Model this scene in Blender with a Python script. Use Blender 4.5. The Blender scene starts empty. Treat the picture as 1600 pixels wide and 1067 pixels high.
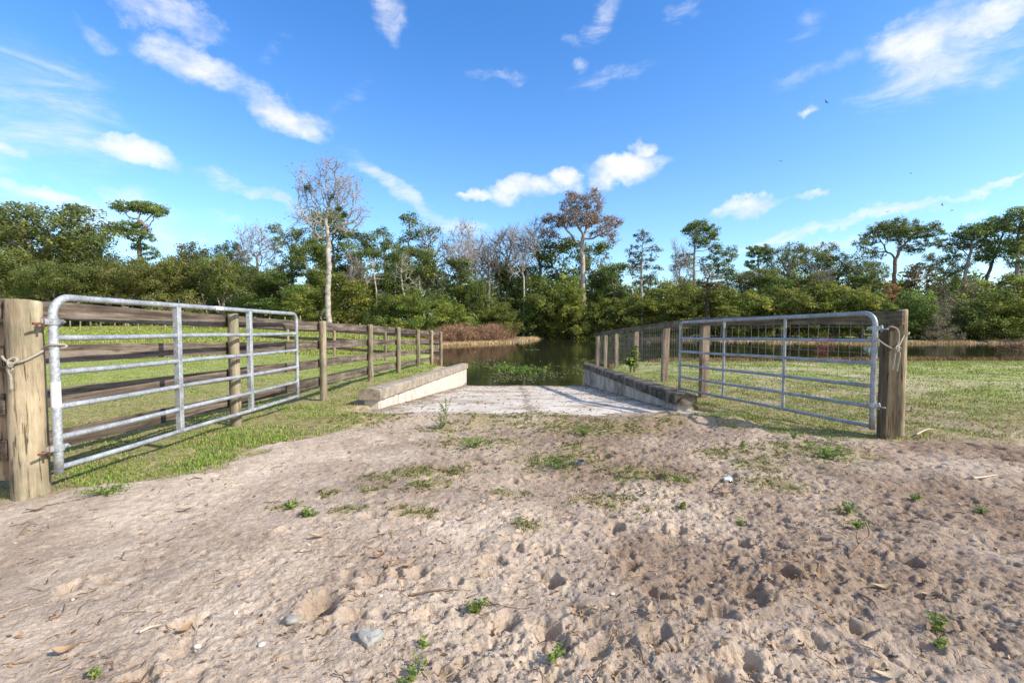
import bpy, math, random
import numpy as np
from mathutils import Vector, Matrix
rng = np.random.default_rng(7); random.seed(7)
SC = bpy.context.scene; COL = SC.collection
PI = math.pi
# ------------------------------------------------------------------ camera model
E = 1.30                       # eye height above datum
F = 755.6; TH = math.radians(2.54)
def ray(x, y):
    a = (x-800)/F; b = (533.5-y)/F
    return np.array([a, math.cos(TH)+b*math.sin(TH), -math.sin(TH)+b*math.cos(TH)])
def P(x, y, Y):                # point seen at photo position x,y at distance Y
    d = ray(x, y); t = Y/d[1]
    return np.array([d[0]*t, Y, E+d[2]*t])
WATER = E-2.30
# ------------------------------------------------------------------ numpy noise
def _h(ix, iy, s):
    n = (ix.astype(np.int64)*374761393 + iy.astype(np.int64)*668265263 + s*974711) & 0xffffffff
    n = ((n ^ (n >> 13))*1274126177) & 0xffffffff
    return ((n ^ (n >> 16)) & 0xffff)/65535.0
def vn(x, y, s=0):
    x = np.asarray(x, float); y = np.asarray(y, float)
    ix = np.floor(x); iy = np.floor(y); fx = x-ix; fy = y-iy
    fx = fx*fx*fx*(fx*(fx*6-15)+10); fy = fy*fy*fy*(fy*(fy*6-15)+10)
    a = _h(ix, iy, s); b = _h(ix+1, iy, s); c = _h(ix, iy+1, s); d = _h(ix+1, iy+1, s)
    return (a*(1-fx)+b*fx)*(1-fy)+(c*(1-fx)+d*fx)*fy
def fbm(x, y, o=4, s=0):
    v = 0; a = .5; t = 0
    for i in range(o):
        c, sn = math.cos(i*1.1+.3), math.sin(i*1.1+.3)
        v = v + a*vn((x*c-y*sn)*2**i, (x*sn+y*c)*2**i, s+i*17); t += a; a *= .5
    return v/t
def ss(a, b, x):
    t = np.clip((np.asarray(x, float)-a)/(b-a), 0, 1); return t*t*(3-2*t)
# ------------------------------------------------------------------ terrain
prof_z = [0, 4, 5.8, 8.3, 10.9, 13.3, 15.7, 18, 20, 23, 26, 30, 60, 700]
prof_h = [-1.24, -1.24, -1.27, -1.40, -1.40, -1.47, -1.51, -1.6, -1.75, -1.95, -2.12, -2.15, -2.0, -1.5]
left_z = [0, 20, 35, 60, 100, 700]; left_h = [-1.24, -1.24, -.92, -.52, -.42, .2]
zn_x = [-9, -6.8, -5.2, -3.8, -3.2, -1.5, 3.0, 3.7, 5, 8, 28, 60, 120]
zn_z = [60, 40, 33, 24, 21.5, 18.6, 18.6, 20.6, 23, 26.0, 27.0, 29, 34]
zf_x = [-9, -6, -3, .5, 3, 5, 15, 21, 38, 60, 120]
zf_z = [40, 44, 46.5, 49.5, 58, 63, 58, 53, 47.5, 47, 50]
def rampz(Y): return -1.27-(Y-6.0)*.0945
def rampL(Y): return np.interp(Y, [7.6, 18], [-2.15, -1.69])
def rampR(Y): return np.interp(Y, [7.4, 18], [2.55, 2.70])
def pond_d(X, Y): return np.minimum(Y-np.interp(X, zn_x, zn_z), np.interp(X, zf_x, zf_z)-Y)
def land(X, Y):
    w = ss(6, 16, -X)*ss(16, 30, Y)
    p = np.interp(Y, prof_z, prof_h); l = np.interp(Y, left_z, left_h)
    w2 = ss(4, 8, -X)*ss(5, 9, Y)
    p = p*(1-w2)+np.maximum(p, -1.36-.02*(Y-9))*w2
    h = p*(1-w)+l*w
    d = pond_d(X, Y)+(vn(X*.7, Y*.7, 3)-.5)*1.0*ss(20, 26, Y)
    k = ss(0, 4.5, -d)
    hl = -2.27+(h+2.27)*k
    hw = -2.30-np.clip(d*.14, 0, .8)
    return np.where(d > 0, hw, hl)
def grassmask(X, Y):
    n = (fbm(X*1.3, Y*1.3, 3, 11)-.5)
    n2 = (fbm(X*5, Y*5, 3, 21)-.5)
    xb = np.interp(Y, [0, 3.05, 3.3, 3.6, 3.95, 4.6, 5.5, 6.0, 6.4, 7.4, 8.2], [-9, -6, -3.2, -2.85, -2.75, -2.4, -2.0, -1.2, -1.9, -2.1, -2.2])
    L = ss(-.12, .22, (xb-X)+n*.9+n2*.5)
    L = np.where(Y < 3.0, 0, L)
    xr = np.interp(Y, [0, 4.6, 5.0, 5.15, 5.4, 6.2, 7.5, 8.5, 30], [60, 30, 5, 3.3, 2.85, 2.7, 2.6, 2.7, 2.7])
    R = ss(-.12, .25, (X-xr)*np.where(X > 4, .35, 1)+n*.9+n2*.5)
    bare = ss(.50, .66, fbm(X*.9+7, Y*.9, 4, 31))*ss(2.5, 5, X)
    R = R*(1-.5*bare)
    g = np.maximum(L, R)
    shore = ss(.1, 2.2, -pond_d(X, Y)+n*1.5)
    return g*shore
patches = [(740, 693, .34), (870, 716, .30), (690, 668, .20), (625, 655, .28), (560, 662, .30), (482, 806, .05), (455, 790, .07), (540, 800, .06), (620, 795, .06), (655, 803, .08),
 (660, 760, .08), (822, 824, .08), (800, 768, .07), (990, 738, .2), (955, 776, .2), (1060, 745, .13), (1210, 752, .18), (1290, 708, .32), (905, 676, .24), (905, 700, .14), (600, 745, .12), (585, 765, .09),
 (675, 760, .12), (780, 660, .45), (860, 664, .4), (960, 668, .35), (1020, 790, .1), (1180, 725, .2), (1250, 700, .3), (1130, 705, .2), (790, 770, .1), (510, 770, .07), (640, 738, .16), (720, 735, .16), (1325, 797, .07), (1335, 815, .07), (1035, 662, .25)]
def hit(x, y):
    d = ray(x, y); lo, hi = .3, 200.
    t = .3
    f = lambda q: d[2]*q <= float(base_h(np.array([d[0]*q]), np.array([d[1]*q]))[0])
    while t < 200 and not f(t): t *= 1.06
    lo, hi = t/1.06, t
    for _ in range(9):
        m_ = (lo+hi)/2
        if f(m_): hi = m_
        else: lo = m_
    t = hi
    return np.array([d[0]*t, d[1]*t, E+float(base_h(np.array([d[0]*t]), np.array([d[1]*t]))[0])])
def base_h(X, Y):
    h = land(X, Y)
    return h
PW = []
for (px, py, r) in patches:
    p = hit(px, py); PW.append((p[0], p[1], r))
def patchmask(X, Y):
    m = np.zeros_like(X)
    n = fbm(X*7, Y*7, 3, 77)
    for (a, b, r) in PW:
        d = np.sqrt(((X-a)/1.35)**2+(Y-b)**2)/r
        m = np.maximum(m, ss(1.15, .45, d+(n-.5)*1.6))
    return m
# hoof prints
hoof = []
rh = np.random.default_rng(5)
for i in range(330):
    r = math.exp(rh.uniform(math.log(1.0), math.log(7.0))); a = math.radians(rh.uniform(-58, 58))
    X, Y = r*math.sin(a), r*math.cos(a)
    dens = .25+.75*float(ss(-1.6, 1.2, X+.25*Y))
    if Y > 5.6 or rh.random() > dens: continue
    hoof.append((X, Y, rh.uniform(.035, .085), rh.uniform(.6, 1.), rh.uniform(0, PI), rh.uniform(.25, 1.)))
for (px, py, r, dp) in [(500, 950, .11, 1.3), (810, 855, .045, 1.3), (843, 857, .055, 1.3), (1225, 900, .09, 1.4), (1340, 985, .07, 1.4), (985, 880, .07, 1.3), (1060, 825, .07, 1.2), (1160, 850, .08, 1.2), (620, 895, .05, 1.2), (715, 905, .04, .9), (865, 905, .06, 1.2), (1290, 790, .05, 1.1), (440, 830, .05, 1.2), (1420, 880, .08, 1.2), (1025, 930, .07, 1.3), (1120, 960, .08, 1.0), (870, 1010, .07, 1.2), (930, 1020, .06, 1.2)]:
    p = hit(px, py); hoof.append((p[0], p[1], r, .75, rh.uniform(0, PI), dp))
def height(X, Y, full=False):
    X = np.asarray(X, float); Y = np.asarray(Y, float)
    h = land(X, Y)
    R = np.hypot(X, Y)
    g = grassmask(X, Y)
    sand = (1-g)*ss(9, 6, Y)
    rough = .28+.72*ss(-2.4, 2.2, X+.1*Y)
    d = (fbm(X*1.1, Y*1.1, 3, 40)-.5)*.10*sand
    d += (fbm(X*4, Y*4, 4, 41)-.5)*.046*sand*rough
    rd = 1-np.abs(2*fbm(X*7+fbm(X*3, Y*3, 2, 8)*2, Y*9, 4, 42)-1)
    d -= rd**7*.012*sand*rough
    md = .3+.7*ss(.42, .62, fbm(X*2.3, Y*2.3, 3, 48))
    d += (fbm(X*24, Y*30, 4, 43)-.5)*.026*sand*rough*md
    d += (fbm(X*60, Y*70, 2, 49)-.5)*.013*sand*(.4+.6*rough)*md
    cl = fbm(X*19+fbm(X*6, Y*6, 2, 9)*3, Y*23, 3, 47)
    d += ss(.60, .72, cl)*.009*sand*rough*md
    d -= ss(.60, .70, fbm(X*12+3, Y*15, 4, 53))*.016*sand*rough
    d -= ss(.64, .70, fbm(X*33, Y*40, 3, 54))*.007*sand*(.3+.7*rough)
    d += (fbm(X*3, Y*3, 3, 44)-.5)*.05*g*ss(30, 8, R)
    if full:
        for (a, b, r, k, th, dp) in hoof:
            m = (np.abs(X-a) < r*3) & (np.abs(Y-b) < r*3)
            if not m.any(): continue
            x = X[m]-a; y = Y[m]-b
            u = (x*math.cos(th)+y*math.sin(th))/r; v = (-x*math.sin(th)+y*math.cos(th))/(r*k)
            q = np.sqrt(u*u+v*v)+(vn(X[m]*28, Y[m]*28, 5)-.5)*.5
            dd = d[m]
            dd += dp*(-.034*ss(1.1, .4, q)+.009*np.exp(-((q-1.25)/.3)**2))*(r/.07)
            d[m] = dd
    h = h+d
    # ramp cut between the kerbs
    inr = ss(0, .12, X-(rampL(Y)-.16))*ss(0, .12, (rampR(Y)+.16)-X)
    tr = rampz(Y)-.12
    over = rampz(Y)+.03+(fbm(X*2.2, Y*2.2, 4, 51)-.5)*.14-(Y-6.75)*.10
    tr = np.where(Y < 7.2, np.maximum(tr, over), tr)
    tr = np.where(Y > 20, np.minimum(tr, -2.8), tr)
    w = inr*ss(7.25, 7.6, Y)*ss(24, 20, Y)
    # in front of the kerbs the slab fans out under thin sand
    front = ss(5.6, 6.1, Y)*ss(7.7, 7.4, Y)*ss(-2.75, -2.3, X)*ss(3.1, 2.75, X)
    o2 = rampz(Y)+.025+(fbm(X*2.2, Y*2.2, 4, 51)-.5)*.13-(Y-6.6)*.09
    h = h*(1-front)+o2*front
    h = h*(1-w)+tr*w
    return h
# lookup grids of the finished surface, so small things rest on it
def _grid(x0, x1, y0, y1, st):
    xs = np.arange(x0, x1, st); ys = np.arange(y0, y1, st); X, Y = np.meshgrid(xs, ys)
    return (x0, y0, st, height(X.ravel(), Y.ravel(), True).reshape(X.shape))
GR = [_grid(-7, 7, .9, 7.4, .014), _grid(-16, 18, 0, 27, .05), _grid(-220, 260, 0, 140, .6)]
def surf(X, Y):
    X = np.asarray(X, float); Y = np.asarray(Y, float); out = np.full(X.shape, np.nan)
    for (x0, y0, st, H) in GR:
        u = (X-x0)/st; v = (Y-y0)/st; ok = np.isnan(out) & (u >= 0) & (v >= 0) & (u < H.shape[1]-1.01) & (v < H.shape[0]-1.01)
        if not ok.any(): continue
        a = u[ok]; b = v[ok]; i = a.astype(int); j = b.astype(int); a = a-i; b = b-j
        out[ok] = (H[j, i]*(1-a)+H[j, i+1]*a)*(1-b)+(H[j+1, i]*(1-a)+H[j+1, i+1]*a)*b
    k = np.isnan(out)
    if k.any(): out[k] = height(X[k], Y[k])
    return out
def gz(X, Y): return E+float(surf(np.array([X]), np.array([Y]))[0])
# ------------------------------------------------------------------ object helpers
def tag(o, label=None, cat=None, group=None, kind=None):
    if label: o['label'] = label
    if cat: o['category'] = cat
    if group: o['group'] = group
    if kind: o['kind'] = kind
    return o
def empty(name, loc=(0, 0, 0)):
    o = bpy.data.objects.new(name, None); COL.objects.link(o); o.location = loc; o.empty_display_size = .2
    return o
def mk(name, V, faces, mat=None, parent=None, smooth=False, col=None, attrs=None, world=True):
    """faces: list of int arrays (n,k). col: per-vertex rgb"""
    V = np.asarray(V, np.float32)
    me = bpy.data.meshes.new(name)
    me.vertices.add(len(V)); me.vertices.foreach_set('co', V.ravel())
    faces = [np.asarray(f, np.int32) for f in faces if len(f)]
    nl = sum(f.size for f in faces); npoly = sum(len(f) for f in faces)
    me.loops.add(nl); me.polygons.add(npoly)
    me.loops.foreach_set('vertex_index', np.concatenate([f.ravel() for f in faces]))
    tot = np.concatenate([np.full(len(f), f.shape[1], np.int32) for f in faces])
    st = np.concatenate([[0], np.cumsum(tot)[:-1]]).astype(np.int32)
    me.polygons.foreach_set('loop_start', st)
    try: me.polygons.foreach_set('loop_total', tot)
    except Exception: pass
    me.polygons.foreach_set('use_smooth', np.full(npoly, smooth, bool))
    me.update(calc_edges=True)
    if col is not None:
        a = me.color_attributes.new('Col', 'FLOAT_COLOR', 'POINT')
        c = np.ones((len(V), 4), np.float32); c[:, :3] = col; a.data.foreach_set('color', c.ravel())
    if attrs:
        for k, v in attrs.items():
            a = me.attributes.new(k, 'FLOAT', 'POINT'); a.data.foreach_set('value', np.asarray(v, np.float32))
    if mat: me.materials.append(mat)
    o = bpy.data.objects.new(name, me); COL.objects.link(o)
    if parent is not None:
        o.parent = parent
        if world: o.matrix_parent_inverse = Matrix.Translation(-Vector(parent.location))
    return o
class MB:
    def __init__(s): s.V = []; s.F = {}; s.n = 0; s.C = []
    def add(s, V, faces, col=None):
        V = np.asarray(V, float)
        for f in faces:
            f = np.asarray(f); s.F.setdefault(f.shape[1], []).append(f+s.n)
        s.V.append(V); s.n += len(V)
        if col is not None: s.C.append(np.broadcast_to(np.asarray(col, float), (len(V), 3)))
    def build(s, name, mat, parent=None, smooth=False, **k):
        if not s.V: return None
        return mk(name, np.concatenate(s.V), [np.concatenate(v) for v in s.F.values()], mat, parent, smooth, np.concatenate(s.C) if s.C else None, **k)
def frames(D):
    D = D/np.maximum(np.linalg.norm(D, axis=1, keepdims=True), 1e-9)
    ref = np.where(np.abs(D[:, 2:3]) > .9, np.array([[0, 1., 0]]), np.array([[0, 0, 1.]]))
    ref = np.where(np.abs((D*ref).sum(1, keepdims=True)) > .95, np.array([[1., 0, 0]]), ref)
    U = np.cross(ref, D); U /= np.maximum(np.linalg.norm(U, axis=1, keepdims=True), 1e-9)
    return U, np.cross(D, U)
def tube(mb, pts, r, k=10, cap=True, col=None):
    pts = np.asarray(pts, float); n = len(pts)
    r = np.broadcast_to(np.asarray(r, float), (n,))
    T = np.gradient(pts, axis=0); T /= np.linalg.norm(T, axis=1, keepdims=True)
    u = np.cross([0, 0, 1.], T[0])
    if np.linalg.norm(u) < .1: u = np.cross([0, 1., 0], T[0])
    u /= np.linalg.norm(u); V = []
    an = np.arange(k)*2*PI/k
    for i in range(n):
        u = u-T[i]*np.dot(u, T[i]); u /= np.linalg.norm(u); v = np.cross(T[i], u)
        V.append(pts[i]+r[i]*(np.cos(an)[:, None]*u+np.sin(an)[:, None]*v))
    V = np.concatenate(V)
    q = []
    for i in range(n-1):
        a = i*k+np.arange(k); b = i*k+(np.arange(k)+1) % k
        q.append(np.stack([a, b, b+k, a+k], 1))
    fs = [np.concatenate(q)]
    if cap:
        fs.append(np.arange(k)[::-1][None, :]); fs.append(((n-1)*k+np.arange(k))[None, :])
    mb.add(V, fs, col)
def box(mb, A, B, up, w, h, seg=1, wob=0, col=None, bev=0):
    """bar from A to B; w = thickness sideways, h = along up"""
    A = np.asarray(A, float); B = np.asarray(B, float); D = B-A; D /= np.linalg.norm(D)
    up = np.asarray(up, float); up = up-D*np.dot(D, up); up /= np.linalg.norm(up); sd = np.cross(D, up)
    b = bev
    prof = [(-w/2+b, -h/2), (w/2-b, -h/2), (w/2, -h/2+b), (w/2, h/2-b), (w/2-b, h/2), (-w/2+b, h/2), (-w/2, h/2-b), (-w/2, -h/2+b)] if b else [(-w/2, -h/2), (w/2, -h/2), (w/2, h/2), (-w/2, h/2)]
    k = len(prof); V = []
    for i in range(seg+1):
        c = A+(B-A)*i/seg
        off = np.zeros(3)
        if wob: off = sd*random.gauss(0, wob)+up*random.gauss(0, wob)
        for (p, q) in prof:
            V.append(c+off+sd*(p)+up*(q+(random.gauss(0, wob*.4) if wob else 0)))
    fs = []
    for i in range(seg):
        for j in range(k):
            fs.append([i*k+j, i*k+(j+1) % k, (i+1)*k+(j+1) % k, (i+1)*k+j])
    mb.add(V, [fs, [list(range(k))[::-1]], [[seg*k+j for j in range(k)]]], col)
# ------------------------------------------------------------------ materials
def newmat(name):
    m = bpy.data.materials.new(name); m.use_nodes = True; nt = m.node_tree
    b = nt.nodes['Principled BSDF']; return m, nt, b
def N(nt, t, **k):
    n = nt.nodes.new(t)
    for a, v in k.items():
        if a in ('op',): n.operation = v
        else: setattr(n, a, v)
    return n
def setin(n, d):
    for k, v in d.items(): n.inputs[k].default_value = v
def noise(nt, vec, scale, detail=4, rough=.55, dist=0):
    n = N(nt, 'ShaderNodeTexNoise'); setin(n, {'Scale': scale, 'Detail': detail, 'Roughness': rough, 'Distortion': dist})
    if vec is not None: nt.links.new(vec, n.inputs['Vector'])
    return n.outputs['Fac']
def ramp(nt, fac, stops, interp='LINEAR'):
    r = N(nt, 'ShaderNodeValToRGB'); r.color_ramp.interpolation = interp
    el = r.color_ramp.elements
    while len(el) > 1: el.remove(el[-1])
    el[0].position = stops[0][0]; el[0].color = (*stops[0][1], 1)
    for p, c in stops[1:]:
        e = el.new(p); e.color = (*c, 1)
    nt.links.new(fac, r.inputs['Fac']); return r.outputs['Color']
def mix(nt, f, a, b, mode='MIX'):
    m = N(nt, 'ShaderNodeMix', data_type='RGBA', blend_type=mode)
    for s, v in ((m.inputs[0], f), (m.inputs[6], a), (m.inputs[7], b)):
        if isinstance(v, (int, float)): s.default_value = v
        elif isinstance(v, tuple): s.default_value = (*v, 1)
        else: nt.links.new(v, s)
    return m.outputs[2]
def mth(nt, op, a, b=None, clamp=False):
    m = N(nt, 'ShaderNodeMath', op=op); m.use_clamp = clamp
    for i, v in enumerate((a, b)):
        if v is None: continue
        if isinstance(v, (int, float)): m.inputs[i].default_value = v
        else: nt.links.new(v, m.inputs[i])
    return m.outputs[0]
def bump(nt, b, h, strength=.5, dist=.01):
    n = N(nt, 'ShaderNodeBump'); setin(n, {'Strength': strength, 'Distance': dist}); nt.links.new(h, n.inputs['Height'])
    nt.links.new(n.outputs[0], b.inputs['Normal']); return n
def coords(nt, kind='Object', scale=(1, 1, 1), rnd=False):
    tc = N(nt, 'ShaderNodeTexCoord'); mp = N(nt, 'ShaderNodeMapping'); mp.inputs['Scale'].default_value = scale
    nt.links.new(tc.outputs[kind], mp.inputs['Vector'])
    if rnd:
        oi = N(nt, 'ShaderNodeObjectInfo'); mm = mth(nt, 'MULTIPLY', oi.outputs['Random'], 37.0)
        cx = N(nt, 'ShaderNodeCombineXYZ')
        for i in range(3): nt.links.new(mm, cx.inputs[i])
        nt.links.new(cx.outputs[0], mp.inputs['Location'])
    return mp.outputs[0]
def wood(name, cols, stretch, green=0.0, bumps=.5):
    m, nt, b = newmat(name)
    v = coords(nt, 'Object', stretch, True)
    g = noise(nt, v, 1.0, 7, .68, .4)
    v2 = coords(nt, 'Object', tuple(s*4.2 for s in stretch), True)
    g2 = noise(nt, v2, 1.0, 5, .7, .2)
    v3 = coords(nt, 'Object', (1.6, 1.6, 1.6), True)
    n3 = noise(nt, v3, 1.6, 4, .6)
    c = ramp(nt, g, [(.28, cols[0]), (.46, cols[1]), (.6, cols[2]), (.78, cols[3])])
    crack = ramp(nt, g2, [(.37, (.16, .14, .12)), (.43, (.9, .9, .9)), (.6, (1.15, 1.15, 1.15))])
    c = mix(nt, .85, c, crack, 'MULTIPLY')
    bl = ramp(nt, n3, [(.38, (.62, .62, .62)), (.62, (1.15, 1.13, 1.1))])
    c = mix(nt, .8, c, bl, 'MULTIPLY')
    if green:
        v4 = coords(nt, 'Object', (3, 3, 1.1), True)
        gm = ramp(nt, noise(nt, v4, 1.5, 5, .7), [(.48, (0, 0, 0)), (.64, (1, 1, 1))])
        gm = mth(nt, 'MULTIPLY', gm, green)
        c = mix(nt, gm, c, (.19, .22, .13))
    nt.links.new(c, b.inputs['Base Color']); b.inputs['Roughness'].default_value = .92
    b.inputs['Specular IOR Level'].default_value = .15
    hh = mth(nt, 'ADD', g, g2)
    kn_ = N(nt, 'ShaderNodeTexVoronoi'); kn_.feature = 'F1'; kn_.inputs['Scale'].default_value = 1.0
    nt.links.new(coords(nt, 'Object', tuple(max(1.3, q*.22) if q > 2 else 1.7 for q in stretch), True), kn_.inputs['Vector'])
    kk = ramp(nt, kn_.outputs['Distance'], [(.05, (.22, .17, .13)), (.13, (1, 1, 1))])
    c = mix(nt, .7, c, kk, 'MULTIPLY'); nt.links.new(c, b.inputs['Base Color'])
    bump(nt, b, hh, bumps, .012)
    return m
# grain runs along local X for boards, along Z for posts
M = {}
M['board'] = wood('weathered_board', [(.035, .028, .022), (.115, .09, .070), (.215, .175, .138), (.34, .28, .225)], (.7, 14, 14))
M['board_x'] = wood('stained_board', [(.035, .028, .02), (.095, .078, .055), (.17, .14, .095), (.27, .225, .16)], (.7, 12, 12), .5)
M['post'] = wood('weathered_post', [(.11, .085, .055), (.25, .205, .14), (.38, .32, .225), (.52, .45, .34)], (11, 11, .8), .45)
M['bigpost'] = wood('gatepost_wood', [(.16, .12, .075), (.33, .27, .18), (.46, .39, .27), (.58, .51, .37)], (8, 8, .7), .5, .7)
M['sqpost'] = wood('square_post_wood', [(.12, .085, .06), (.26, .195, .14), (.38, .29, .215), (.48, .38, .29)], (11, 11, .7), .15)
M['darkpost'] = wood('dark_post_wood', [(.035, .028, .02), (.10, .078, .052), (.18, .145, .095), (.28, .23, .16)], (11, 11, .7), .3)
M['lightplank'] = wood('bare_plank', [(.16, .11, .07), (.32, .23, .15), (.45, .34, .22), (.55, .43, .3)], (12, 12, .7))
def galv(name, base, rust=.1):
    m, nt, b = newmat(name)
    v = coords(nt, 'Object', (1, 1, 1), True)
    n1 = noise(nt, v, 9, 5, .6); n2 = noise(nt, v, 60, 3, .6); n3 = noise(nt, v, 3, 3, .5)
    c = ramp(nt, n1, [(.3, tuple(x*.72 for x in base)), (.55, base), (.75, tuple(min(1, x*1.18) for x in base))])
    c = mix(nt, .6, c, ramp(nt, n2, [(.36, (.5, .5, .5)), (.6, (1.12, 1.12, 1.12))]), 'MULTIPLY')
    c = mix(nt, .5, c, ramp(nt, n3, [(.38, (.62, .61, .58)), (.6, (1.08, 1.08, 1.08))]), 'MULTIPLY')
    rm = mth(nt, 'MULTIPLY', ramp(nt, noise(nt, v, 22, 5, .7), [(.62, (0, 0, 0)), (.72, (1, 1, 1))]), rust)
    c = mix(nt, rm, c, (.22, .13, .07))
    nt.links.new(c, b.inputs['Base Color'])
    b.inputs['Metallic'].default_value = .45
    nt.links.new(mth(nt, 'ADD', mth(nt, 'MULTIPLY', n1, .25), .38), b.inputs['Roughness'])
    bump(nt, b, n2, .15, .002)
    return m
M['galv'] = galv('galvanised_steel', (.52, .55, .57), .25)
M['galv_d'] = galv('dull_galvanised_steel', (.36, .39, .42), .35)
M['wire'] = galv('fence_wire', (.36, .36, .34), .6)
def plain(name, c, rough=.8, var=.25, sc=20, spec=.3, bs=.3):
    m, nt, b = newmat(name)
    v = coords(nt, 'Object', (1, 1, 1), True)
    n1 = noise(nt, v, sc, 5, .6)
    cc = ramp(nt, n1, [(.3, tuple(x*(1-var) for x in c)), (.7, tuple(min(1, x*(1+var)) for x in c))])
    nt.links.new(cc, b.inputs['Base Color']); b.inputs['Roughness'].default_value = rough; b.inputs['Specular IOR Level'].default_value = spec
    bump(nt, b, n1, bs, .004); return m
M['rope'] = plain('rope_fibre', (.33, .30, .24), .95, .35, 160, .1)
M['sticker'] = plain('white_sticker', (.75, .76, .77), .5, .05)
M['rust'] = plain('rusty_steel', (.17, .085, .045), .85, .4, 50)
M['stone'] = plain('grey_stone', (.30, .29, .26), .85, .25, 30)
M['pebble'] = plain('white_pebble', (.62, .58, .52), .8, .15, 40)
M['plastic'] = plain('dark_plastic', (.07, .075, .08), .5, .2, 20)
M['cup'] = plain('clear_plastic', (.45, .48, .52), .12, .5, 60, .9)
M['stick'] = plain('dead_stick', (.24, .16, .10), .9, .4, 60)
M['palestick'] = plain('pale_stick', (.5, .42, .31), .9, .3, 60)
M['bird'] = plain('bird_feathers', (.02, .02, .022), .8)
M['bark_pale'] = plain('pale_bark', (.36, .32, .28), .9, .45, 3)
M['bark_grey'] = plain('grey_bark', (.24, .21, .19), .9, .4, 4)
M['bark_dark'] = plain('dark_bark', (.13, .11, .095), .9, .4, 4)
M['bark_pine'] = plain('pine_bark', (.24, .165, .125), .9, .4, 4)
def leafmat(name, transl=.5, rough=.6, hv=.04, vv=.35, spec=.25):
    m, nt, b = newmat(name)
    at = N(nt, 'ShaderNodeAttribute'); at.attribute_name = 'Col'
    oi = N(nt, 'ShaderNodeObjectInfo')
    hs = N(nt, 'ShaderNodeHueSaturation')
    nt.links.new(at.outputs['Color'], hs.inputs['Color'])
    nt.links.new(mth(nt, 'ADD', mth(nt, 'MULTIPLY', oi.outputs['Random'], hv), .5-hv/2), hs.inputs['Hue'])
    r2 = mth(nt, 'FRACT', mth(nt, 'MULTIPLY', oi.outputs['Random'], 7.31))
    nt.links.new(mth(nt, 'ADD', mth(nt, 'MULTIPLY', r2, vv), 1-vv/2), hs.inputs['Value'])
    nt.links.new(hs.outputs[0], b.inputs['Base Color'])
    b.inputs['Roughness'].default_value = rough; b.inputs['Specular IOR Level'].default_value = spec
    if transl:
        tr = N(nt, 'ShaderNodeBsdfTranslucent'); nt.links.new(hs.outputs[0], tr.inputs['Color'])
        mx = N(nt, 'ShaderNodeMixShader'); mx.inputs[0].default_value = transl
        nt.links.new(b.outputs[0], mx.inputs[1]); nt.links.new(tr.outputs[0], mx.inputs[2])
        nt.links.new(mx.outputs[0], nt.nodes['Material Output'].inputs[0])
    return m
M['leaf'] = leafmat('foliage', .5, .55, .032, .36, .35); M['grass'] = leafmat('grass_blades', .3, .7, 0, 0)
M['litter'] = leafmat('dry_litter', .1, .85, 0, 0, .1)
# ground material
def ground_mat():
    m, nt, b = newmat('sandy_soil')
    v = coords(nt, 'Object')
    gm = N(nt, 'ShaderNodeAttribute'); gm.attribute_name = 'grassy'
    dk = N(nt, 'ShaderNodeAttribute'); dk.attribute_name = 'damp'
    mu = N(nt, 'ShaderNodeAttribute'); mu.attribute_name = 'mud'
    fw = N(nt, 'ShaderNodeAttribute'); fw.attribute_name = 'far'
    n1 = noise(nt, v, 1.3, 5, .6); n2 = noise(nt, v, 14, 6, .65); n3 = noise(nt, v, 90, 4, .7); n4 = noise(nt, v, 38, 5, .7, .6)
    sand = ramp(nt, n1, [(.3, (.435, .36, .288)), (.55, (.555, .465, .375)), (.75, (.66, .57, .475))])
    sand = mix(nt, .55, sand, ramp(nt, n2, [(.32, (.58, .53, .48)), (.6, (1.10, 1.08, 1.06))]), 'MULTIPLY')
    sand = mix(nt, .5, sand, ramp(nt, n3, [(.3, (.62, .58, .54)), (.62, (1.12, 1.1, 1.08))]), 'MULTIPLY')
    dampc = mix(nt, 1.0, sand, (.52, .47, .44), 'MULTIPLY')
    sand = mix(nt, dk.outputs['Fac'], sand, dampc)
    n5 = noise(nt, v, 75, 4, .75, 1.2)
    fl = mth(nt, 'MAXIMUM', ramp(nt, n4, [(.62, (0, 0, 0)), (.68, (1, 1, 1))]), ramp(nt, n5, [(.63, (0, 0, 0)), (.68, (1, 1, 1))]))
    fl = mth(nt, 'MULTIPLY', fl, .62)
    sand = mix(nt, fl, sand, (.13, .085, .055))
    soil = ramp(nt, n2, [(.3, (.17, .14, .06)), (.5, (.28, .24, .11)), (.7, (.42, .32, .21))])
    farc = ramp(nt, n1, [(.3, (.21, .26, .06)), (.5, (.28, .31, .09)), (.72, (.37, .34, .15))])
    soil = mix(nt, fw.outputs['Fac'], soil, farc)
    c = mix(nt, gm.outputs['Fac'], sand, soil)
    mud = ramp(nt, n2, [(.3, (.07, .055, .035)), (.6, (.16, .12, .075)), (.8, (.28, .2, .12))])
    c = mix(nt, mu.outputs['Fac'], c, mud)
    nt.links.new(c, b.inputs['Base Color']); b.inputs['Roughness'].default_value = .95; b.inputs['Specular IOR Level'].default_value = .08
    hh = mth(nt, 'ADD', mth(nt, 'MULTIPLY', n2, 1.2), mth(nt, 'ADD', mth(nt, 'MULTIPLY', n3, .45), mth(nt, 'MULTIPLY', n4, .5)))
    bump(nt, b, hh, .8, .02)
    return m
M['ground'] = ground_mat()
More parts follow.
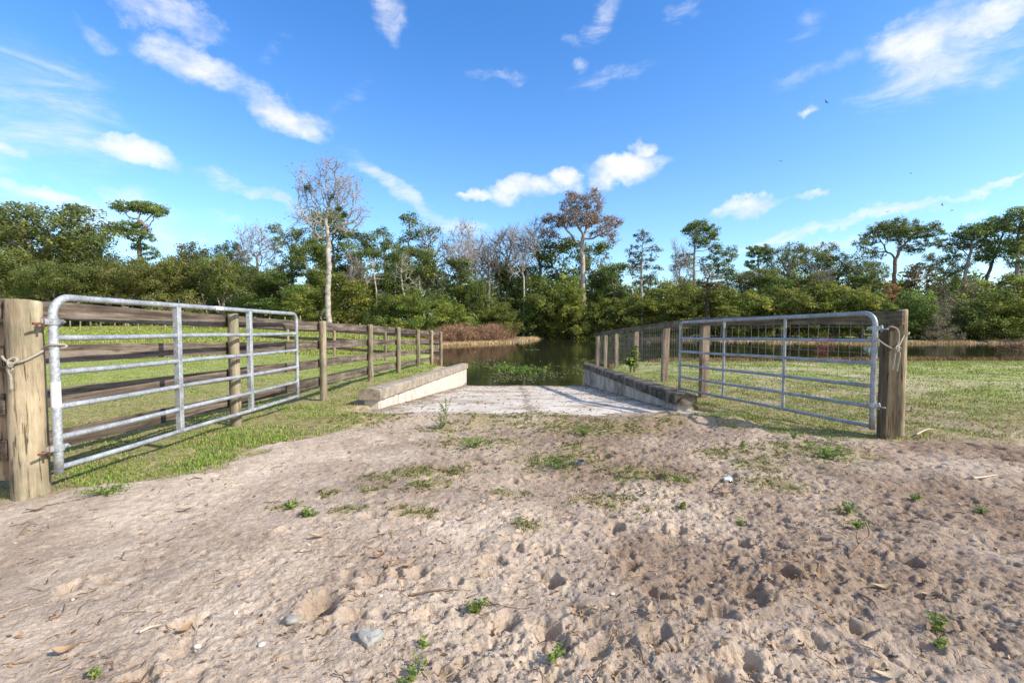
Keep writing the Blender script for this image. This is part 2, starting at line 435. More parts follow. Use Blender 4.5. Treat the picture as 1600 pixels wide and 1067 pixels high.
def concrete(name, base, dirt, d0, d1, streak=False, sc=1.8, att=False):
    m, nt, b = newmat(name)
    v = coords(nt, 'Object'); n1 = noise(nt, v, sc, 8, .7); n2 = noise(nt, v, 18, 6, .7); n3 = noise(nt, v, 90, 3, .6)
    c = ramp(nt, n2, [(.3, tuple(x*.82 for x in base)), (.7, base)])
    c = mix(nt, ramp(nt, n1, [(d0, (0, 0, 0)), (d1, (1, 1, 1))]), c, dirt)
    sp = ramp(nt, noise(nt, coords(nt, 'Object', (1, 1, 1)), 9, 6, .75, .3), [(.56, (0, 0, 0)), (.64, (1, 1, 1))])
    c = mix(nt, mth(nt, 'MULTIPLY', sp, .7), c, dirt)
    if streak:
        s = noise(nt, coords(nt, 'Object', (2.6, 2.6, .5)), 2.2, 6, .75, .6)
        c = mix(nt, mth(nt, 'MULTIPLY', ramp(nt, s, [(.5, (0, 0, 0)), (.75, (1, 1, 1))]), .7), c, tuple(x*.8 for x in dirt))
    c = mix(nt, .3, c, ramp(nt, n3, [(.35, (.6, .6, .6)), (.6, (1.1, 1.1, 1.1))]), 'MULTIPLY')
    if att:
        at = N(nt, 'ShaderNodeAttribute'); at.attribute_name = 'dirt'
        c = mix(nt, at.outputs['Fac'], c, mix(nt, n2, (.10, .075, .045), (.30, .22, .14)))
    nt.links.new(c, b.inputs['Base Color']); b.inputs['Roughness'].default_value = .92; b.inputs['Specular IOR Level'].default_value = .15
    bump(nt, b, mth(nt, 'ADD', n2, n3), .6, .012); return m
M['ramp'] = concrete('ramp_concrete', (.72, .645, .55), (.36, .285, .20), .46, .72, att=True)
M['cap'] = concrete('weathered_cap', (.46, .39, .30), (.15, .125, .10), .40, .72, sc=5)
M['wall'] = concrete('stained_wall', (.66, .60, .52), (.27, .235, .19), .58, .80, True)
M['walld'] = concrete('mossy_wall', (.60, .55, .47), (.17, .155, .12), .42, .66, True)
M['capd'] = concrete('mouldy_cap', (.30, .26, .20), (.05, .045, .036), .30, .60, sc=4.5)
def water_mat():
    m, nt, b = newmat('pond_water')
    setin(b, {'Base Color': (.022, .024, .012, 1), 'Roughness': .035, 'IOR': 1.33})
    n = noise(nt, coords(nt, 'Object', (1, 2.2, 1)), 1.6, 4, .6); n2 = noise(nt, coords(nt, 'Object', (1, 3, 1)), .35, 2, .5)
    hgt = mth(nt, 'MULTIPLY', n, mth(nt, 'MULTIPLY', n2, 1.6))
    bump(nt, b, hgt, .10, .05); return m
M['water'] = water_mat()
# ------------------------------------------------------------------ ground sheet
def build_ground():
    a = []; t = -180.
    while t < 180:
        a.append(t); t += .14 if abs(t) < 52 else (.45 if abs(t) < 66 else 5.)
    a = np.radians(np.array(a)); na = len(a)
    r = [.35]
    while r[-1] < 900:
        q = r[-1]; r.append(q*(1.05 if q < .95 else 1.0026 if q < 9 else 1.006 if q < 30 else 1.02 if q < 90 else 1.15))
    r = np.array(r); nr = len(r)
    A, R = np.meshgrid(a, r); X = (R*np.sin(A)).ravel(); Y = (R*np.cos(A)).ravel()
    H = height(X, Y, True)
    V = np.stack([X, Y, E+H], 1); V = np.concatenate([V, [[0, 0, E-1.24]]])
    i = np.arange(nr-1)[:, None]*na; j = np.arange(na)[None, :]; j2 = (j+1) % na
    q = np.stack([i+j, i+j2, i+na+j2, i+na+j], -1).reshape(-1, 4)[:, ::-1]
    c = np.stack([np.full(na, len(V)-1), np.arange(na), (np.arange(na)+1) % na], 1)[:, ::-1]
    g = grassmask(X, Y); pm = patchmask(X, Y)*.55
    g = np.maximum(g, pm)
    damp = np.clip(ss(-2.2, 2.6, X+.15*Y)*.75+(fbm(X*1.2, Y*1.2, 4, 61)-.5)*1.7, 0, 1)*ss(9, 6, Y)
    d = pond_d(X, Y)
    mud = ss(-2.0, -.2, d+(fbm(X, Y, 3, 66)-.5)*2.4)*ss(12, 17, Y)
    inr = (X > rampL(Y)-.1) & (X < rampR(Y)+.1) & (Y > 7.5)
    mud = np.where(inr, .8, mud)
    far = ss(9, 16, np.hypot(X, Y))
    z = lambda v: np.append(v, 0)
    o = mk('ground', V, [q, c], M['ground'], smooth=True, attrs={'grassy': z(g), 'damp': z(damp), 'mud': z(mud), 'far': z(far)})
    tag(o, 'churned pale sandy ground turning to rough grass beyond the gates', 'ground', kind='structure')
build_ground()
# water sheet
wv = [(-12, 15.5, WATER), (130, 15.5, WATER), (130, 75, WATER), (-12, 75, WATER)]
tag(mk('pond', wv, [[[0, 1, 2, 3]]], M['water']), 'still dark pond reflecting the trees on its far bank', 'pond', kind='structure')
# ramp slab
def build_ramp():
    nx_, ny_ = 160, 420; xs = np.linspace(-2.4, 3.0, nx_); ys = np.linspace(5.85, 22, ny_)
    X, Y = np.meshgrid(xs, ys)
    ok = ss(7.4, 7.8, Y); L = -2.4*(1-ok)+(rampL(Y)-.05)*ok; R = 3.0*(1-ok)+(rampR(Y)+.05)*ok
    X = L+(R-L)*(X+2.4)/5.4
    Z = E+rampz(Y)+(fbm(X*1.5, Y*1.5, 3, 71)-.5)*.025
    V = np.stack([X.ravel(), Y.ravel(), Z.ravel()], 1); n = nx_
    i = np.arange(ny_-1)[:, None]*n; j = np.arange(nx_-1)[None, :]
    q = np.stack([i+j, i+j+1, i+n+j+1, i+n+j], -1).reshape(-1, 4)
    nz = fbm(X*3, Y*3, 5, 93)-.5; ed = np.minimum(X-rampL(Y), rampR(Y)-X)
    dirt = ss(.5, .0, ed+nz*.9)*.8*ss(6.5, 8, Y)+ss(.10, .0, np.abs(X-.28)+nz*.22)*.7
    dirt = np.maximum(dirt, ss(15.6, 16.9, Y+nz*2.6)*.85); dirt = np.maximum(dirt, ss(.57, .66, fbm(X*1.1, Y*2.2, 5, 94))*.45)
    dirt = np.maximum(dirt, ss(.10, -.02, np.abs((Y-11.2)+nz*.3)-.02)*.5)
    dirt = np.maximum(dirt, ss(7.1, 6.3, Y+nz*1.6)*.6)
    tag(mk('concrete_ramp', V, [q], M['ramp'], smooth=True, attrs={'dirt': np.clip(dirt, 0, 1).ravel()}), 'pale concrete ramp sloping down into the pond between two low walls', 'ramp', kind='structure')
build_ramp()
# kerb walls
def kerb(side, label):
    s = side
    y0, y1 = (7.65, 18.0) if s < 0 else (7.35, 18.0)
    e = rampL if s < 0 else rampR
    r = empty('retaining_wall', (float(e(y0)), y0, E-1.4)); tag(r, label, 'low wall', 'low concrete walls beside the ramp')
    def topz(Y): return E+np.interp(Y, [y0, 18], [-1.10 if s < 0 else -1.13, -1.62])
    ns = 170; Ys = np.linspace(y0, y1, ns)
    # cap: chamfered profile with eroded edges
    pr = [(-.05, -.17), (-.055, -.02), (-.02, 0), (.12, .012), (.25, 0), (.285, -.03), (.28, -.17)]
    V = []; k = len(pr)
    for i, Y in enumerate(Ys):
        for (u, w) in pr:
            nn = float(fbm(np.array([Y*13+u*9]), np.array([w*14.+s]), 3, 81)[0])-.5
            V.append((float(e(Y))+s*(u+nn*.022), Y+(0 if 0 < i < ns-1 else nn*.10), float(topz(Y))+w+nn*.016))
    q = [[i*k+j, i*k+(j+1) % k, (i+1)*k+(j+1) % k, (i+1)*k+j] for i in range(ns-1) for j in range(k)]
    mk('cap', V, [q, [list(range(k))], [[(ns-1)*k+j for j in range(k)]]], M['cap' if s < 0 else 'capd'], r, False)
    V = []; pw = [(0, -.16), (.2, -.16), (.2, 0), (0, 0)]
    for i, Y in enumerate(np.linspace(y0+.06, y1-.05, 60)):
        zt = float(topz(Y))-.165; zb = E+float(rampz(Y))-.3
        for (u, z) in ((0.0, zb), (.22, zb), (.22, zt), (0.0, zt)):
            V.append((float(e(Y))+s*u+(random.gauss(0, .003)), Y, z))
    q = [[i*4+j, i*4+(j+1) % 4, (i+1)*4+(j+1) % 4, (i+1)*4+j] for i in range(59) for j in range(4)]
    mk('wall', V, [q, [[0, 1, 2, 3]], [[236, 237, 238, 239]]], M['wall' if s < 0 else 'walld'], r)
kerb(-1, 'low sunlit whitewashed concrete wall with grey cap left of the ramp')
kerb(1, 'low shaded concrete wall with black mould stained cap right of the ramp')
# ------------------------------------------------------------------ posts, boards
def placed(name, mb, mat, parent, origin, mtx=None, smooth=False):
    """mesh built in local space then placed, so texture grain follows the piece"""
    o = mb.build(name, mat, None, smooth)
    m = Matrix.Translation(Vector(origin)) @ (mtx.to_4x4() if mtx else Matrix.Identity(4))
    if parent is not None:
        o.parent = parent; o.matrix_parent_inverse = Matrix.Identity(4)
        o.matrix_local = Matrix.Translation(-Vector(parent.location)) @ m
    else: o.matrix_world = m
    return o
def round_post_mb(r, h, k=28, seed=0, below=.15):
    mb = MB(); zs = list(np.linspace(-below, h-.012, 26))+[h-.004, h]
    V = []
    for zi, z in enumerate(zs):
        for j in range(k):
            a = j*2*PI/k
            rr = r*(1.04-.05*z/h)*(1+.05*(float(vn(np.array([math.cos(a)*2+seed]), np.array([z*1.2+math.sin(a)*2]), seed)[0])-.5))
            rr *= 1-.035*(1 if (vn(np.array([j*.9+seed*3.]), np.array([z*.7]), 3+seed)[0] > .78) else 0)
            if zi >= len(zs)-2: rr -= .004*(zi-len(zs)+3)
            V.append((rr*math.cos(a), rr*math.sin(a), z+(.01*math.sin(a*1+seed) if zi >= 25 else 0)))
    n = len(zs)
    q = [[i*k+j, i*k+(j+1) % k, (i+1)*k+(j+1) % k, (i+1)*k+j] for i in range(n-1) for j in range(k)]
    mb.add(V, [q, [[(n-1)*k+j for j in range(k)]]]); return mb
def sq_post_mb(w, h, below=.15):
    mb = MB(); box(mb, (0, 0, -below), (0, 0, h), (0, 1, 0), w, w, 8, .0012, bev=.006); return mb
def lean(ax=0, ay=0, rz=0): return Matrix.Rotation(rz, 3, 'Z') @ Matrix.Rotation(ax, 3, 'X') @ Matrix.Rotation(ay, 3, 'Y')
def board(name, A, B, mat, parent, h=.14, t=.032, seg=10):
    A = Vector(A); B = Vector(B); D = B-A; L = D.length; D.normalize()
    up = Vector((0, 0, 1)); up = (up-D*up.dot(D)).normalized(); sd = up.cross(D)
    m = Matrix((D, sd, up)).transposed()
    mb = MB(); box(mb, (-L/2, 0, 0), (L/2, 0, 0), (0, 0, 1), t, h, seg, .0022, bev=.003)
    return placed(name, mb, mat, parent, (A+B)/2, m)
# left board fence
LZ = [3.377, 5.797, 8.34, 10.88, 13.28, 15.73, 17.97, 20.0]
LT = [.134, .061, -.033, -.115, -.211, -.312, -.404, -.503]
LX = [-3.5+.028*z for z in LZ]
lf = empty('board_fence', (LX[1], LZ[1], gz(LX[1], LZ[1])))
tag(lf, 'weathered four board fence on round posts running beside the left gate to the pond', 'fence')
OFF = [.075, .395, .725, 1.04]
for i in range(1, 8):
    zb = gz(LX[i], LZ[i]); top = E+LT[i]+.01
    placed('post', round_post_mb(.061, top-zb, 20, i), M['post'], lf, (LX[i], LZ[i], zb), lean(random.gauss(0, .008), random.gauss(0, .008), i), True)
for i in range(0, 7):
    for k, o in enumerate(OFF):
        a = LT[i]-o+(.02 if i == 0 else 0); bb = LT[i+1]-o
        jt = random.gauss(0, .006)
        xo = -.068-.018-.003*(i % 2)
        y0 = LZ[i]-(0.10 if i == 0 else 0)
        board('board', (LX[i]+xo, y0+.004, E+a+jt), (LX[i+1]+xo, LZ[i+1]-.004, E+bb+jt), M['board'], lf)
    if i in (0, 2):   # short mid battens between posts
        pass
# fence turning left along the water's edge
wf = empty('board_fence', (-5.4, 20.7, gz(-5.4, 20.7)))
tag(wf, 'low three rail fence crossing the paddock grass beside the pond, behind the long board fence', 'fence')
wp = [(-3.02, 20.05), (-5.4, 20.6), (-7.8, 21.2), (-10.2, 22.0), (-12.5, 23.2)]
for i, (x, y) in enumerate(wp):
    zb = gz(x, y)
    if i: placed('post', round_post_mb(.06, 1.2, 12, 20+i), M['post'], wf, (x, y, zb), None, True)
    if i:
        x0, y0 = wp[i-1]; z0 = gz(x0, y0) if i > 1 else E-1.72
        for o in (1.12, .74, .36): board('board', (x0, y0+.09, z0+o), (x, y+.09, zb+o), M['board'], wf, .13, .03, 4)
# fence going left from the big gate post
sf = empty('board_fence', (-4.6, 3.45, gz(-4.6, 3.45)))
tag(sf, 'stub of board fence with bare vertical plank, left of the thick gate post', 'fence')
for k, o in enumerate(OFF):
    board('board', (-3.52, 3.42, E+.11-o), (-5.7, 3.5, E+.13-o), M['board'], sf, .145, .035)
placed('plank', (lambda m: (box(m, (0, 0, 0), (0, 0, 1.22), (0, 1, 0), .28, .028, 4, .001), m)[1])(MB()), M['lightplank'], sf, (-3.66, 3.47, E-1.16))
placed('post', round_post_mb(.07, 1.4, 16, 31), M['post'], sf, (-5.75, 3.58, gz(-5.75, 3.58)), None, True)
# gate posts
bz = gz(-3.405, 3.377)
gp = placed('gate_post', round_post_mb(.100, E+.134-bz, 40, 3), M['bigpost'], None, (-3.405, 3.377, bz), lean(0, .0), True)
tag(gp, 'thick round wooden gate post with rope tied round it, at the left edge', 'gate post')
RPX, RPY = 4.19, 5.20
bz = gz(RPX, RPY)
gq = placed('gate_post', round_post_mb(.054, E+.105-bz, 24, 9), M['bigpost'], None, (RPX, RPY, bz), lean(0, -.004), True)
tag(gq, 'slim round wooden gate post beside the right gate', 'gate post')
# right wire fence
RP = [(4.03, 5.16), (3.40, 8.71), (3.45, 11.1), (3.45, 13.65), (3.45, 16.2), (3.45, 18.2), (3.45, 19.9)]
RT = [.096, .035, -.059, -.2, -.33, -.446, -.527]
rf = empty('wire_fence', (3.4, 8.71, gz(3.4, 8.71)))
tag(rf, 'welded wire fence with square posts and one top board, behind the right gate', 'fence')
for i, (x, y) in enumerate(RP):
    zb = gz(x, y); w = .125 if i < 3 else .11
    top = E+RT[i]-.04-(.09 if i == 0 else 0)
    placed('post', sq_post_mb(w, top-zb), M['sqpost'] if i else M['darkpost'], rf, (x+(.06 if i else 0), y, zb), lean(random.gauss(0, .01), random.gauss(0, .012), .1 if i else .05))
    if i:
        x0, y0 = RP[i-1]
        board('top_board', (x0-.04 if i > 1 else x0+.07, y0+(.003 if i > 1 else -.09), E+RT[i-1]-.07), (x-.04, y-.003, E+RT[i]-.07), M['board_x'], rf, .145, .035)
mb = MB()
for i in range(1, len(RP)):
    x0, y0 = RP[i-1]; x1, y1 = RP[i]; L = math.hypot(x1-x0, y1-y0)
    n = int(L/.152)
    def wp_(t, k):
        x = x0+(x1-x0)*t; y = y0+(y1-y0)*t
        zt = E+RT[i-1]+(RT[i]-RT[i-1])*t-.12; return (x-.015+.006*math.sin(t*9+k*2), y, zt-k*.147-.008*math.sin(t*PI))
    for j in range(n+1):
        t = j/n; a = wp_(t, 0); b = wp_(t, 7.6); tube(mb, [a, wp_(t, 2.5), wp_(t, 5), b], .0021, 4, False)
    for k in range(8): tube(mb, [wp_(t, k+.3) for t in np.linspace(0, 1, 9)], .0021, 4, False)
mb.build('wire_mesh', M['wire'], rf)
# ------------------------------------------------------------------ tubular gates
RO = [0, .29, .535, .78, 1.0, 1.215]
def gate(A, B, za, zb, mat, label, flat, bottom_ext):
    """A hinge end (x,y), B free end"""
    A = np.array([*A, 0.]); B = np.array([*B, 0.]); L = np.linalg.norm(B-A); d = (B-A)/L
    nrm = np.array([-d[1], d[0], 0])
    def g(s, o, off=0): return A+d*s+nrm*off+np.array([0, 0, E+za+(zb-za)*s/L-o])
    root = empty('tube_gate', tuple(g(0, 1.3))); tag(root, label, 'gate', 'galvanised tube gates')
    R = .024; cr = .13; mb = MB()
    pts = [g(0, 1.215+bottom_ext)]+[g(0, o) for o in np.linspace(1.1, cr+.02, 6)]
    pts += [g(cr-cr*math.cos(t), cr-cr*math.sin(t)) for t in np.linspace(0, PI/2, 9)]
    pts += [g(s, 0) for s in np.linspace(cr+.1, L-cr-.05, 12)]
    c2 = .10
    pts += [g(L-c2+c2*math.sin(t), c2-c2*math.cos(t)) for t in np.linspace(0, PI/2, 8)]
    pts += [g(L, o) for o in np.linspace(c2+.05, 1.215+.03, 6)]
    rr = [R+.004]*7+[R+.002]*9+[R]*(len(pts)-16)
    tube(mb, pts, rr, 14); mb.build('frame', mat, root, True)
    for o in RO[1:]:
        m = MB(); tube(m, [g(s, o+.003*math.sin(s*3)) for s in np.linspace(.012, L-.012, 14)], .0205, 12, False)
        m.build('rail', mat, root, True)
    for t in (1/3, 2/3):
        m = MB()
        if flat:
            s = L*t; a, b_ = g(s, .015), g(s, 1.20)
            # folded channel: one web and two lips
            box(m, g(s, .012, 0), g(s, 1.205, 0), nrm, .052, .054, 3, 0, bev=.004)
            m.build('stay', M['galv'], root)
        else:
            tube(m, [g(L*t, .01), g(L*t, 1.21)], .0195, 10, False); m.build('stay', mat, root, True)
    for o in (.175, 1.07) if flat else (.16, .98):
        m = MB()
        tube(m, [g(0, o+.022), g(0, o-.022)], .036, 16)                # collar round the upright
        box(m, g(-.03, o), g(-.085, o), (0, 0, 1), .012, .042, 1, 0, bev=.002)   # clamp ears
        box(m, g(.03, o), g(.07, o), (0, 0, 1), .03, .03, 1, 0, bev=.004)
        tube(m, [g(.05, o, -.04), g(.05, o, .04)], .007, 8)
        hg = m.build('hinge', M['galv'], root)
        m = MB(); side = -1
        tube(m, [g(-.07, o-.03, 0), g(-.07, o+.045, 0)], .009, 8); tube(m, [g(-.07, o+.015, 0), g(-.14, o+.015, 0)], .009, 8)
        pin = m.build('hinge_pin', M['rust'] if flat else M['galv_d'], None, True); pin.parent = hg
    if flat:
        m = MB(); tube(m, [g(0, .60), g(0, .78)], .0287, 14, False); m.build('sticker', M['sticker'], root, True)
        m = MB(); tube(m, [g(1.80, 0), g(1.93, 0)], .0247, 14, False); m.build('sticker', M['sticker'], root, True)
    return g
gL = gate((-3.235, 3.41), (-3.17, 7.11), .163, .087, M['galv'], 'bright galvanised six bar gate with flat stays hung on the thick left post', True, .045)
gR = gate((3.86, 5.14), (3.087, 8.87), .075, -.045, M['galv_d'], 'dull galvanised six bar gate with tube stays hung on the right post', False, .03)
# chain latch on the free end of the right gate
m = MB()
for i in range(9):
    c = gR(3.74-.02*i, .27+.03*math.sin(i*.6), -.04-.012*i); a = np.linspace(0, 2*PI, 9)
    u = np.array([0, 0, 1.]) if i % 2 else np.array([.7, .7, 0])
    tube(m, [c+np.array([.6, -.8, 0])*.016*math.cos(t)+u*.009*math.sin(t) for t in a], .003, 5, False)
tag(m.build('chain', M['galv']), 'short steel chain hanging at the latch end of the right gate', 'chain')
# ropes
def spline(pts, n=60):
    pts = np.asarray(pts, float); t = np.arange(len(pts)); tt = np.linspace(0, len(pts)-1, n)
    out = []
    for q in tt:
        i = min(int(q), len(pts)-2); f = q-i
        p0 = pts[max(i-1, 0)]; p1 = pts[i]; p2 = pts[i+1]; p3 = pts[min(i+2, len(pts)-1)]
        out.append(.5*((2*p1)+(-p0+p2)*f+(2*p0-5*p1+4*p2-p3)*f*f+(-p0+3*p1-3*p2+p3)*f**3))
    return np.array(out)
m = MB(); c = np.array([-3.405, 3.377]); r = .113
lp = []
for t in np.linspace(-200, 20, 14):     # round the post, dipping in front
    a = math.radians(t); lp.append((c[0]+r*math.cos(a), c[1]+r*math.sin(a), E-.19-.10*math.exp(-((t+75)/70)**2)))
lp += [tuple(gL(.03, .36, -.04)), tuple(gL(.04, .34, -.045)), tuple(gL(-.03, .335, -.03)), tuple(gL(-.02, .35, .045))]
tube(m, spline(lp, 90), .0085, 7)
kn = np.array([c[0]+.035, c[1]-.118, E-.285])
tube(m, spline([kn+np.array(v) for v in [(-.03, 0, .01), (0, -.02, -.015), (.03, -.005, .01), (.01, .0, .03), (-.02, -.018, .01), (.0, -.02, -.03), (.012, -.012, .0)]], 30), .0085, 7)
tube(m, spline([kn+np.array(v) for v in [(0, -.01, 0), (-.02, -.015, -.05), (-.012, -.01, -.11), (-.016, -.006, -.19)]], 14), [.008]*12+[.012, .009], 7)
tube(m, spline([kn+np.array(v) for v in [(0, -.01, 0), (-.03, -.012, -.03), (-.02, -.012, -.07), (.005, -.01, -.04)]], 12), .008, 7)
tag(m.build('rope', M['rope'], None, True), 'frayed pale rope knotted round the thick left post and the bright gate', 'rope')
m = MB(); c = np.array([RPX, RPY]); r = .064
lp = [(3.84, 5.08, E-.20), (3.92, 5.05, E-.27), (4.0, 5.03, E-.305), (4.08, 5.08, E-.25)]
for t in np.linspace(-110, 200, 12):
    a = math.radians(t); lp.append((c[0]+r*math.cos(a), c[1]+r*math.sin(a), E-.16+.03*math.cos(a)))
tube(m, spline(lp, 80), .008, 7)
k0 = np.array([4.0, 5.025, E-.30])
for pts in ([(0, 0, 0), (.04, .02, .1), (.03, .03, .2), (-.04, .03, .23), (-.06, .05, .21)], [(0, 0, 0), (-.02, -.01, -.08), (-.03, 0, -.22)], [(0, 0, 0), (.03, -.01, -.05), (.025, 0, -.15), (.02, .01, -.24)],
            [(-.03, 0, .01), (0, -.02, -.015), (.03, -.005, .01), (.01, 0, .03), (-.02, -.018, .01), (0, -.02, -.03)], [(.03, 0, .02), (0, -.025, .0), (-.02, -.01, -.03), (.02, 0, -.03), (.03, -.02, .01)]):
    tube(m, spline([k0+np.array(v) for v in pts], 20), .0078, 7)
tag(m.build('rope', M['rope'], None, True), 'grey rope tied round the slim right post with two ends hanging', 'rope')
m = MB(); p = np.array([RPX+.042, RPY-.03, E-.98])
tube(m, spline([p, p+(.03, 0, 0), p+(.055, -.01, .005), p+(.06, -.01, .05)], 16), .006, 7)
tag(m.build('hook', M['rust'], None, True), 'small rusty hook low on the slim right post', 'hook')
# ------------------------------------------------------------------ trees
def leaves(mb, C, n, rad, size, pal, r, flat=.6, up=.5, colw=None):
    """n leaf faces round every centre in C"""
    C = np.asarray(C, float); K = len(C)
    if K == 0: return
    pal = np.asarray(pal, float)
    ci = r.integers(0, len(pal), K); cc = pal[ci]*(1+r.normal(0, .26, (K, 1)))
    cen = np.repeat(C, n, 0); col = np.repeat(cc, n, 0)
    alt = pal[r.integers(0, len(pal), len(cen))]; k = (r.random((len(cen), 1)) < .3)
    col = np.where(k, alt, col)*(1+r.normal(0, .15, (len(cen), 1)))
    d = r.normal(0, 1, (len(cen), 3)); d /= np.linalg.norm(d, axis=1, keepdims=True)
    rd = np.repeat(rad*(.6+.8*r.random(K)), n)[:, None]
    cen = cen+d*rd*(r.random((len(cen), 1))**.45)*np.array([1, 1, flat])
    nn = r.normal(0, 1, (len(cen), 3)); nn[:, 2] = np.abs(nn[:, 2])+up; nn /= np.linalg.norm(nn, axis=1, keepdims=True)
    U, W = frames(nn); a = r.random(len(cen))*2*PI
    ca, sa = np.cos(a)[:, None], np.sin(a)[:, None]; U, W = U*ca+W*sa, -U*sa+W*ca
    s = (size*(.6+.8*r.random(len(cen))))[:, None]
    V = np.stack([cen-U*s*.5, cen+W*s*.27, cen+U*s*.55+nn*s*.08, cen-W*s*.27], 1).reshape(-1, 3)
    q = np.arange(len(cen)*4).reshape(-1, 4)
    mb.add(V, [q], np.clip(np.repeat(col, 4, 0), .004, 1))
def needles(mb, C, n, rad, size, pal, r):
    leaves(mb, C, n, rad, size, pal, r, .45, 1.0)
def sample_env(env, n, r):
    env = np.asarray(env, float); w = env[:, 3]*env[:, 4]*env[:, 5]; w = w/w.sum()
    i = r.choice(len(env), n, p=w); d = r.normal(0, 1, (n, 3)); d /= np.linalg.norm(d, axis=1, keepdims=True)
    return env[i, :3]+d*env[i, 3:6]*(r.random((n, 1))**.38)
def grow(trunk, env, n, step, infl, kill, r, iters=120, wig=.25, lift=.06):
    T = [np.array(trunk[0], float)]
    par = [-1]
    for a, b in zip(trunk[:-1], trunk[1:]):
        a = np.array(a, float); b = np.array(b, float); m = max(1, int(np.linalg.norm(b-a)/step))
        for j in range(1, m+1):
            T.append(a+(b-a)*j/m+r.normal(0, step*.06, 3)); par.append(len(T)-2)
    A = sample_env(env, n, r)
    P_ = np.array(T); 
    D = np.linalg.norm(A[:, None]-P_[None], axis=2); near = D.argmin(1); nd = D.min(1)
    for it in range(iters):
        m = nd < infl
        if not m.any():
            if len(A) == 0: break
            infl *= 1.3; continue
        idx = near[m]; v = A[m]-P_[idx]; v /= np.linalg.norm(v, axis=1, keepdims=True)+1e-9
        u, inv = np.unique(idx, return_inverse=True); S = np.zeros((len(u), 3)); np.add.at(S, inv, v)
        S /= np.linalg.norm(S, axis=1, keepdims=True)+1e-9
        S += r.normal(0, wig, S.shape); S[:, 2] += lift; S /= np.linalg.norm(S, axis=1, keepdims=True)
        new = P_[u]+S*step; base = len(P_)
        P_ = np.concatenate([P_, new]); par += list(u)
        DN = np.linalg.norm(A[:, None]-new[None], axis=2); j = DN.argmin(1); dm = DN.min(1)
        b = dm < nd; near = np.where(b, base+j, near); nd = np.minimum(nd, dm)
        keep = nd > kill
        A = A[keep]; near = near[keep]; nd = nd[keep]
        if len(A) == 0 or len(P_) > 6000: break
    par = np.array(par); w = np.zeros(len(P_)); ch = np.zeros(len(P_), int)
    for i in range(len(P_)-1, 0, -1):
        if ch[i] == 0: w[i] += 1
        w[par[i]] += w[i]; ch[par[i]] += 1
    return P_, par, w, ch
def wood_mesh(mb, Pn, par, w, R, rt, r, gamma=.55, flare=.35, col=None):
    H = Pn[:, 2].max(); wm = w[0]; rad = rt+(R-rt)*(w/wm)**gamma
    z = Pn[:, 2]; rad = rad*(1+flare*np.exp(-z/(.05*H)))*(1-.25*np.clip(z/H, 0, 1))
    i = np.arange(1, len(Pn)); p = par[1:]
    D = np.zeros_like(Pn); D[1:] = Pn[1:]-Pn[p]; D[0] = (0, 0, 1)
    main = np.zeros(len(Pn), bool); best = {}
    for c in i:
        q = par[c]
        if q not in best or w[c] > w[best[q]]: best[q] = c
    for c in best.values(): main[c] = True
    for lo, hi, k in ((.06, 99, 8), (.025, .06, 5), (0, .025, 3)):
        s = i[(rad[i] >= lo) & (rad[i] < hi)]
        if len(s) == 0: continue
        pp = par[s]; U1, W1 = frames(D[s]); mn = main[s][:, None]
        U0, W0 = frames(np.where(mn, D[pp], D[s]))
        r0 = np.where(main[s], rad[pp], np.minimum(rad[pp], rad[s]*1.25)); r1 = rad[s]
        an = np.arange(k)*2*PI/k; c, sn = np.cos(an)[None, :, None], np.sin(an)[None, :, None]
        V0 = Pn[pp][:, None]+(U0[:, None]*c+W0[:, None]*sn)*r0[:, None, None]
        V1 = Pn[s][:, None]+(U1[:, None]*c+W1[:, None]*sn)*r1[:, None, None]
        V = np.concatenate([V0, V1], 1).reshape(-1, 3); b = np.arange(len(s))[:, None]*2*k
        j = np.arange(k)[None]; j2 = (j+1) % k
        mb.add(V, [np.stack([b+j, b+j2, b+k+j2, b+k+j], -1).reshape(-1, 4)])
    return rad
def twigs(mb, Pn, par, sel, n, L, r, rad=.016, up=.35, side=.9):
    s = np.repeat(sel, n); A = Pn[s]; d0 = Pn[s]-Pn[np.maximum(par[s], 0)]
    d0 /= np.linalg.norm(d0, axis=1, keepdims=True)+1e-6
    d = d0+r.normal(0, side*.6, d0.shape); d[:, 2] += up; d /= np.linalg.norm(d, axis=1, keepdims=True)
    ln = (L*(.4+.9*r.random(len(s))))[:, None]
    B = A+d*ln*.5; d2 = d+r.normal(0, .35, d.shape); d2 /= np.linalg.norm(d2, axis=1, keepdims=True); C = B+d2*ln*.5
    for X0, X1, ra, rb in ((A, B, rad, rad*.8), (B, C, rad*.8, rad*.45)):
        U, W = frames(X1-X0); an = np.arange(3)*2*PI/3; c, sn = np.cos(an)[None, :, None], np.sin(an)[None, :, None]
        o = U[:, None]*c+W[:, None]*sn
        V = np.concatenate([X0[:, None]+o*ra, X1[:, None]+o*rb], 1).reshape(-1, 3); b = np.arange(len(s))[:, None]*6
        j = np.arange(3)[None]; j2 = (j+1) % 3
        mb.add(V, [np.stack([b+j, b+j2, b+3+j2, b+3+j], -1).reshape(-1, 4)])
    return C
class Proto: pass
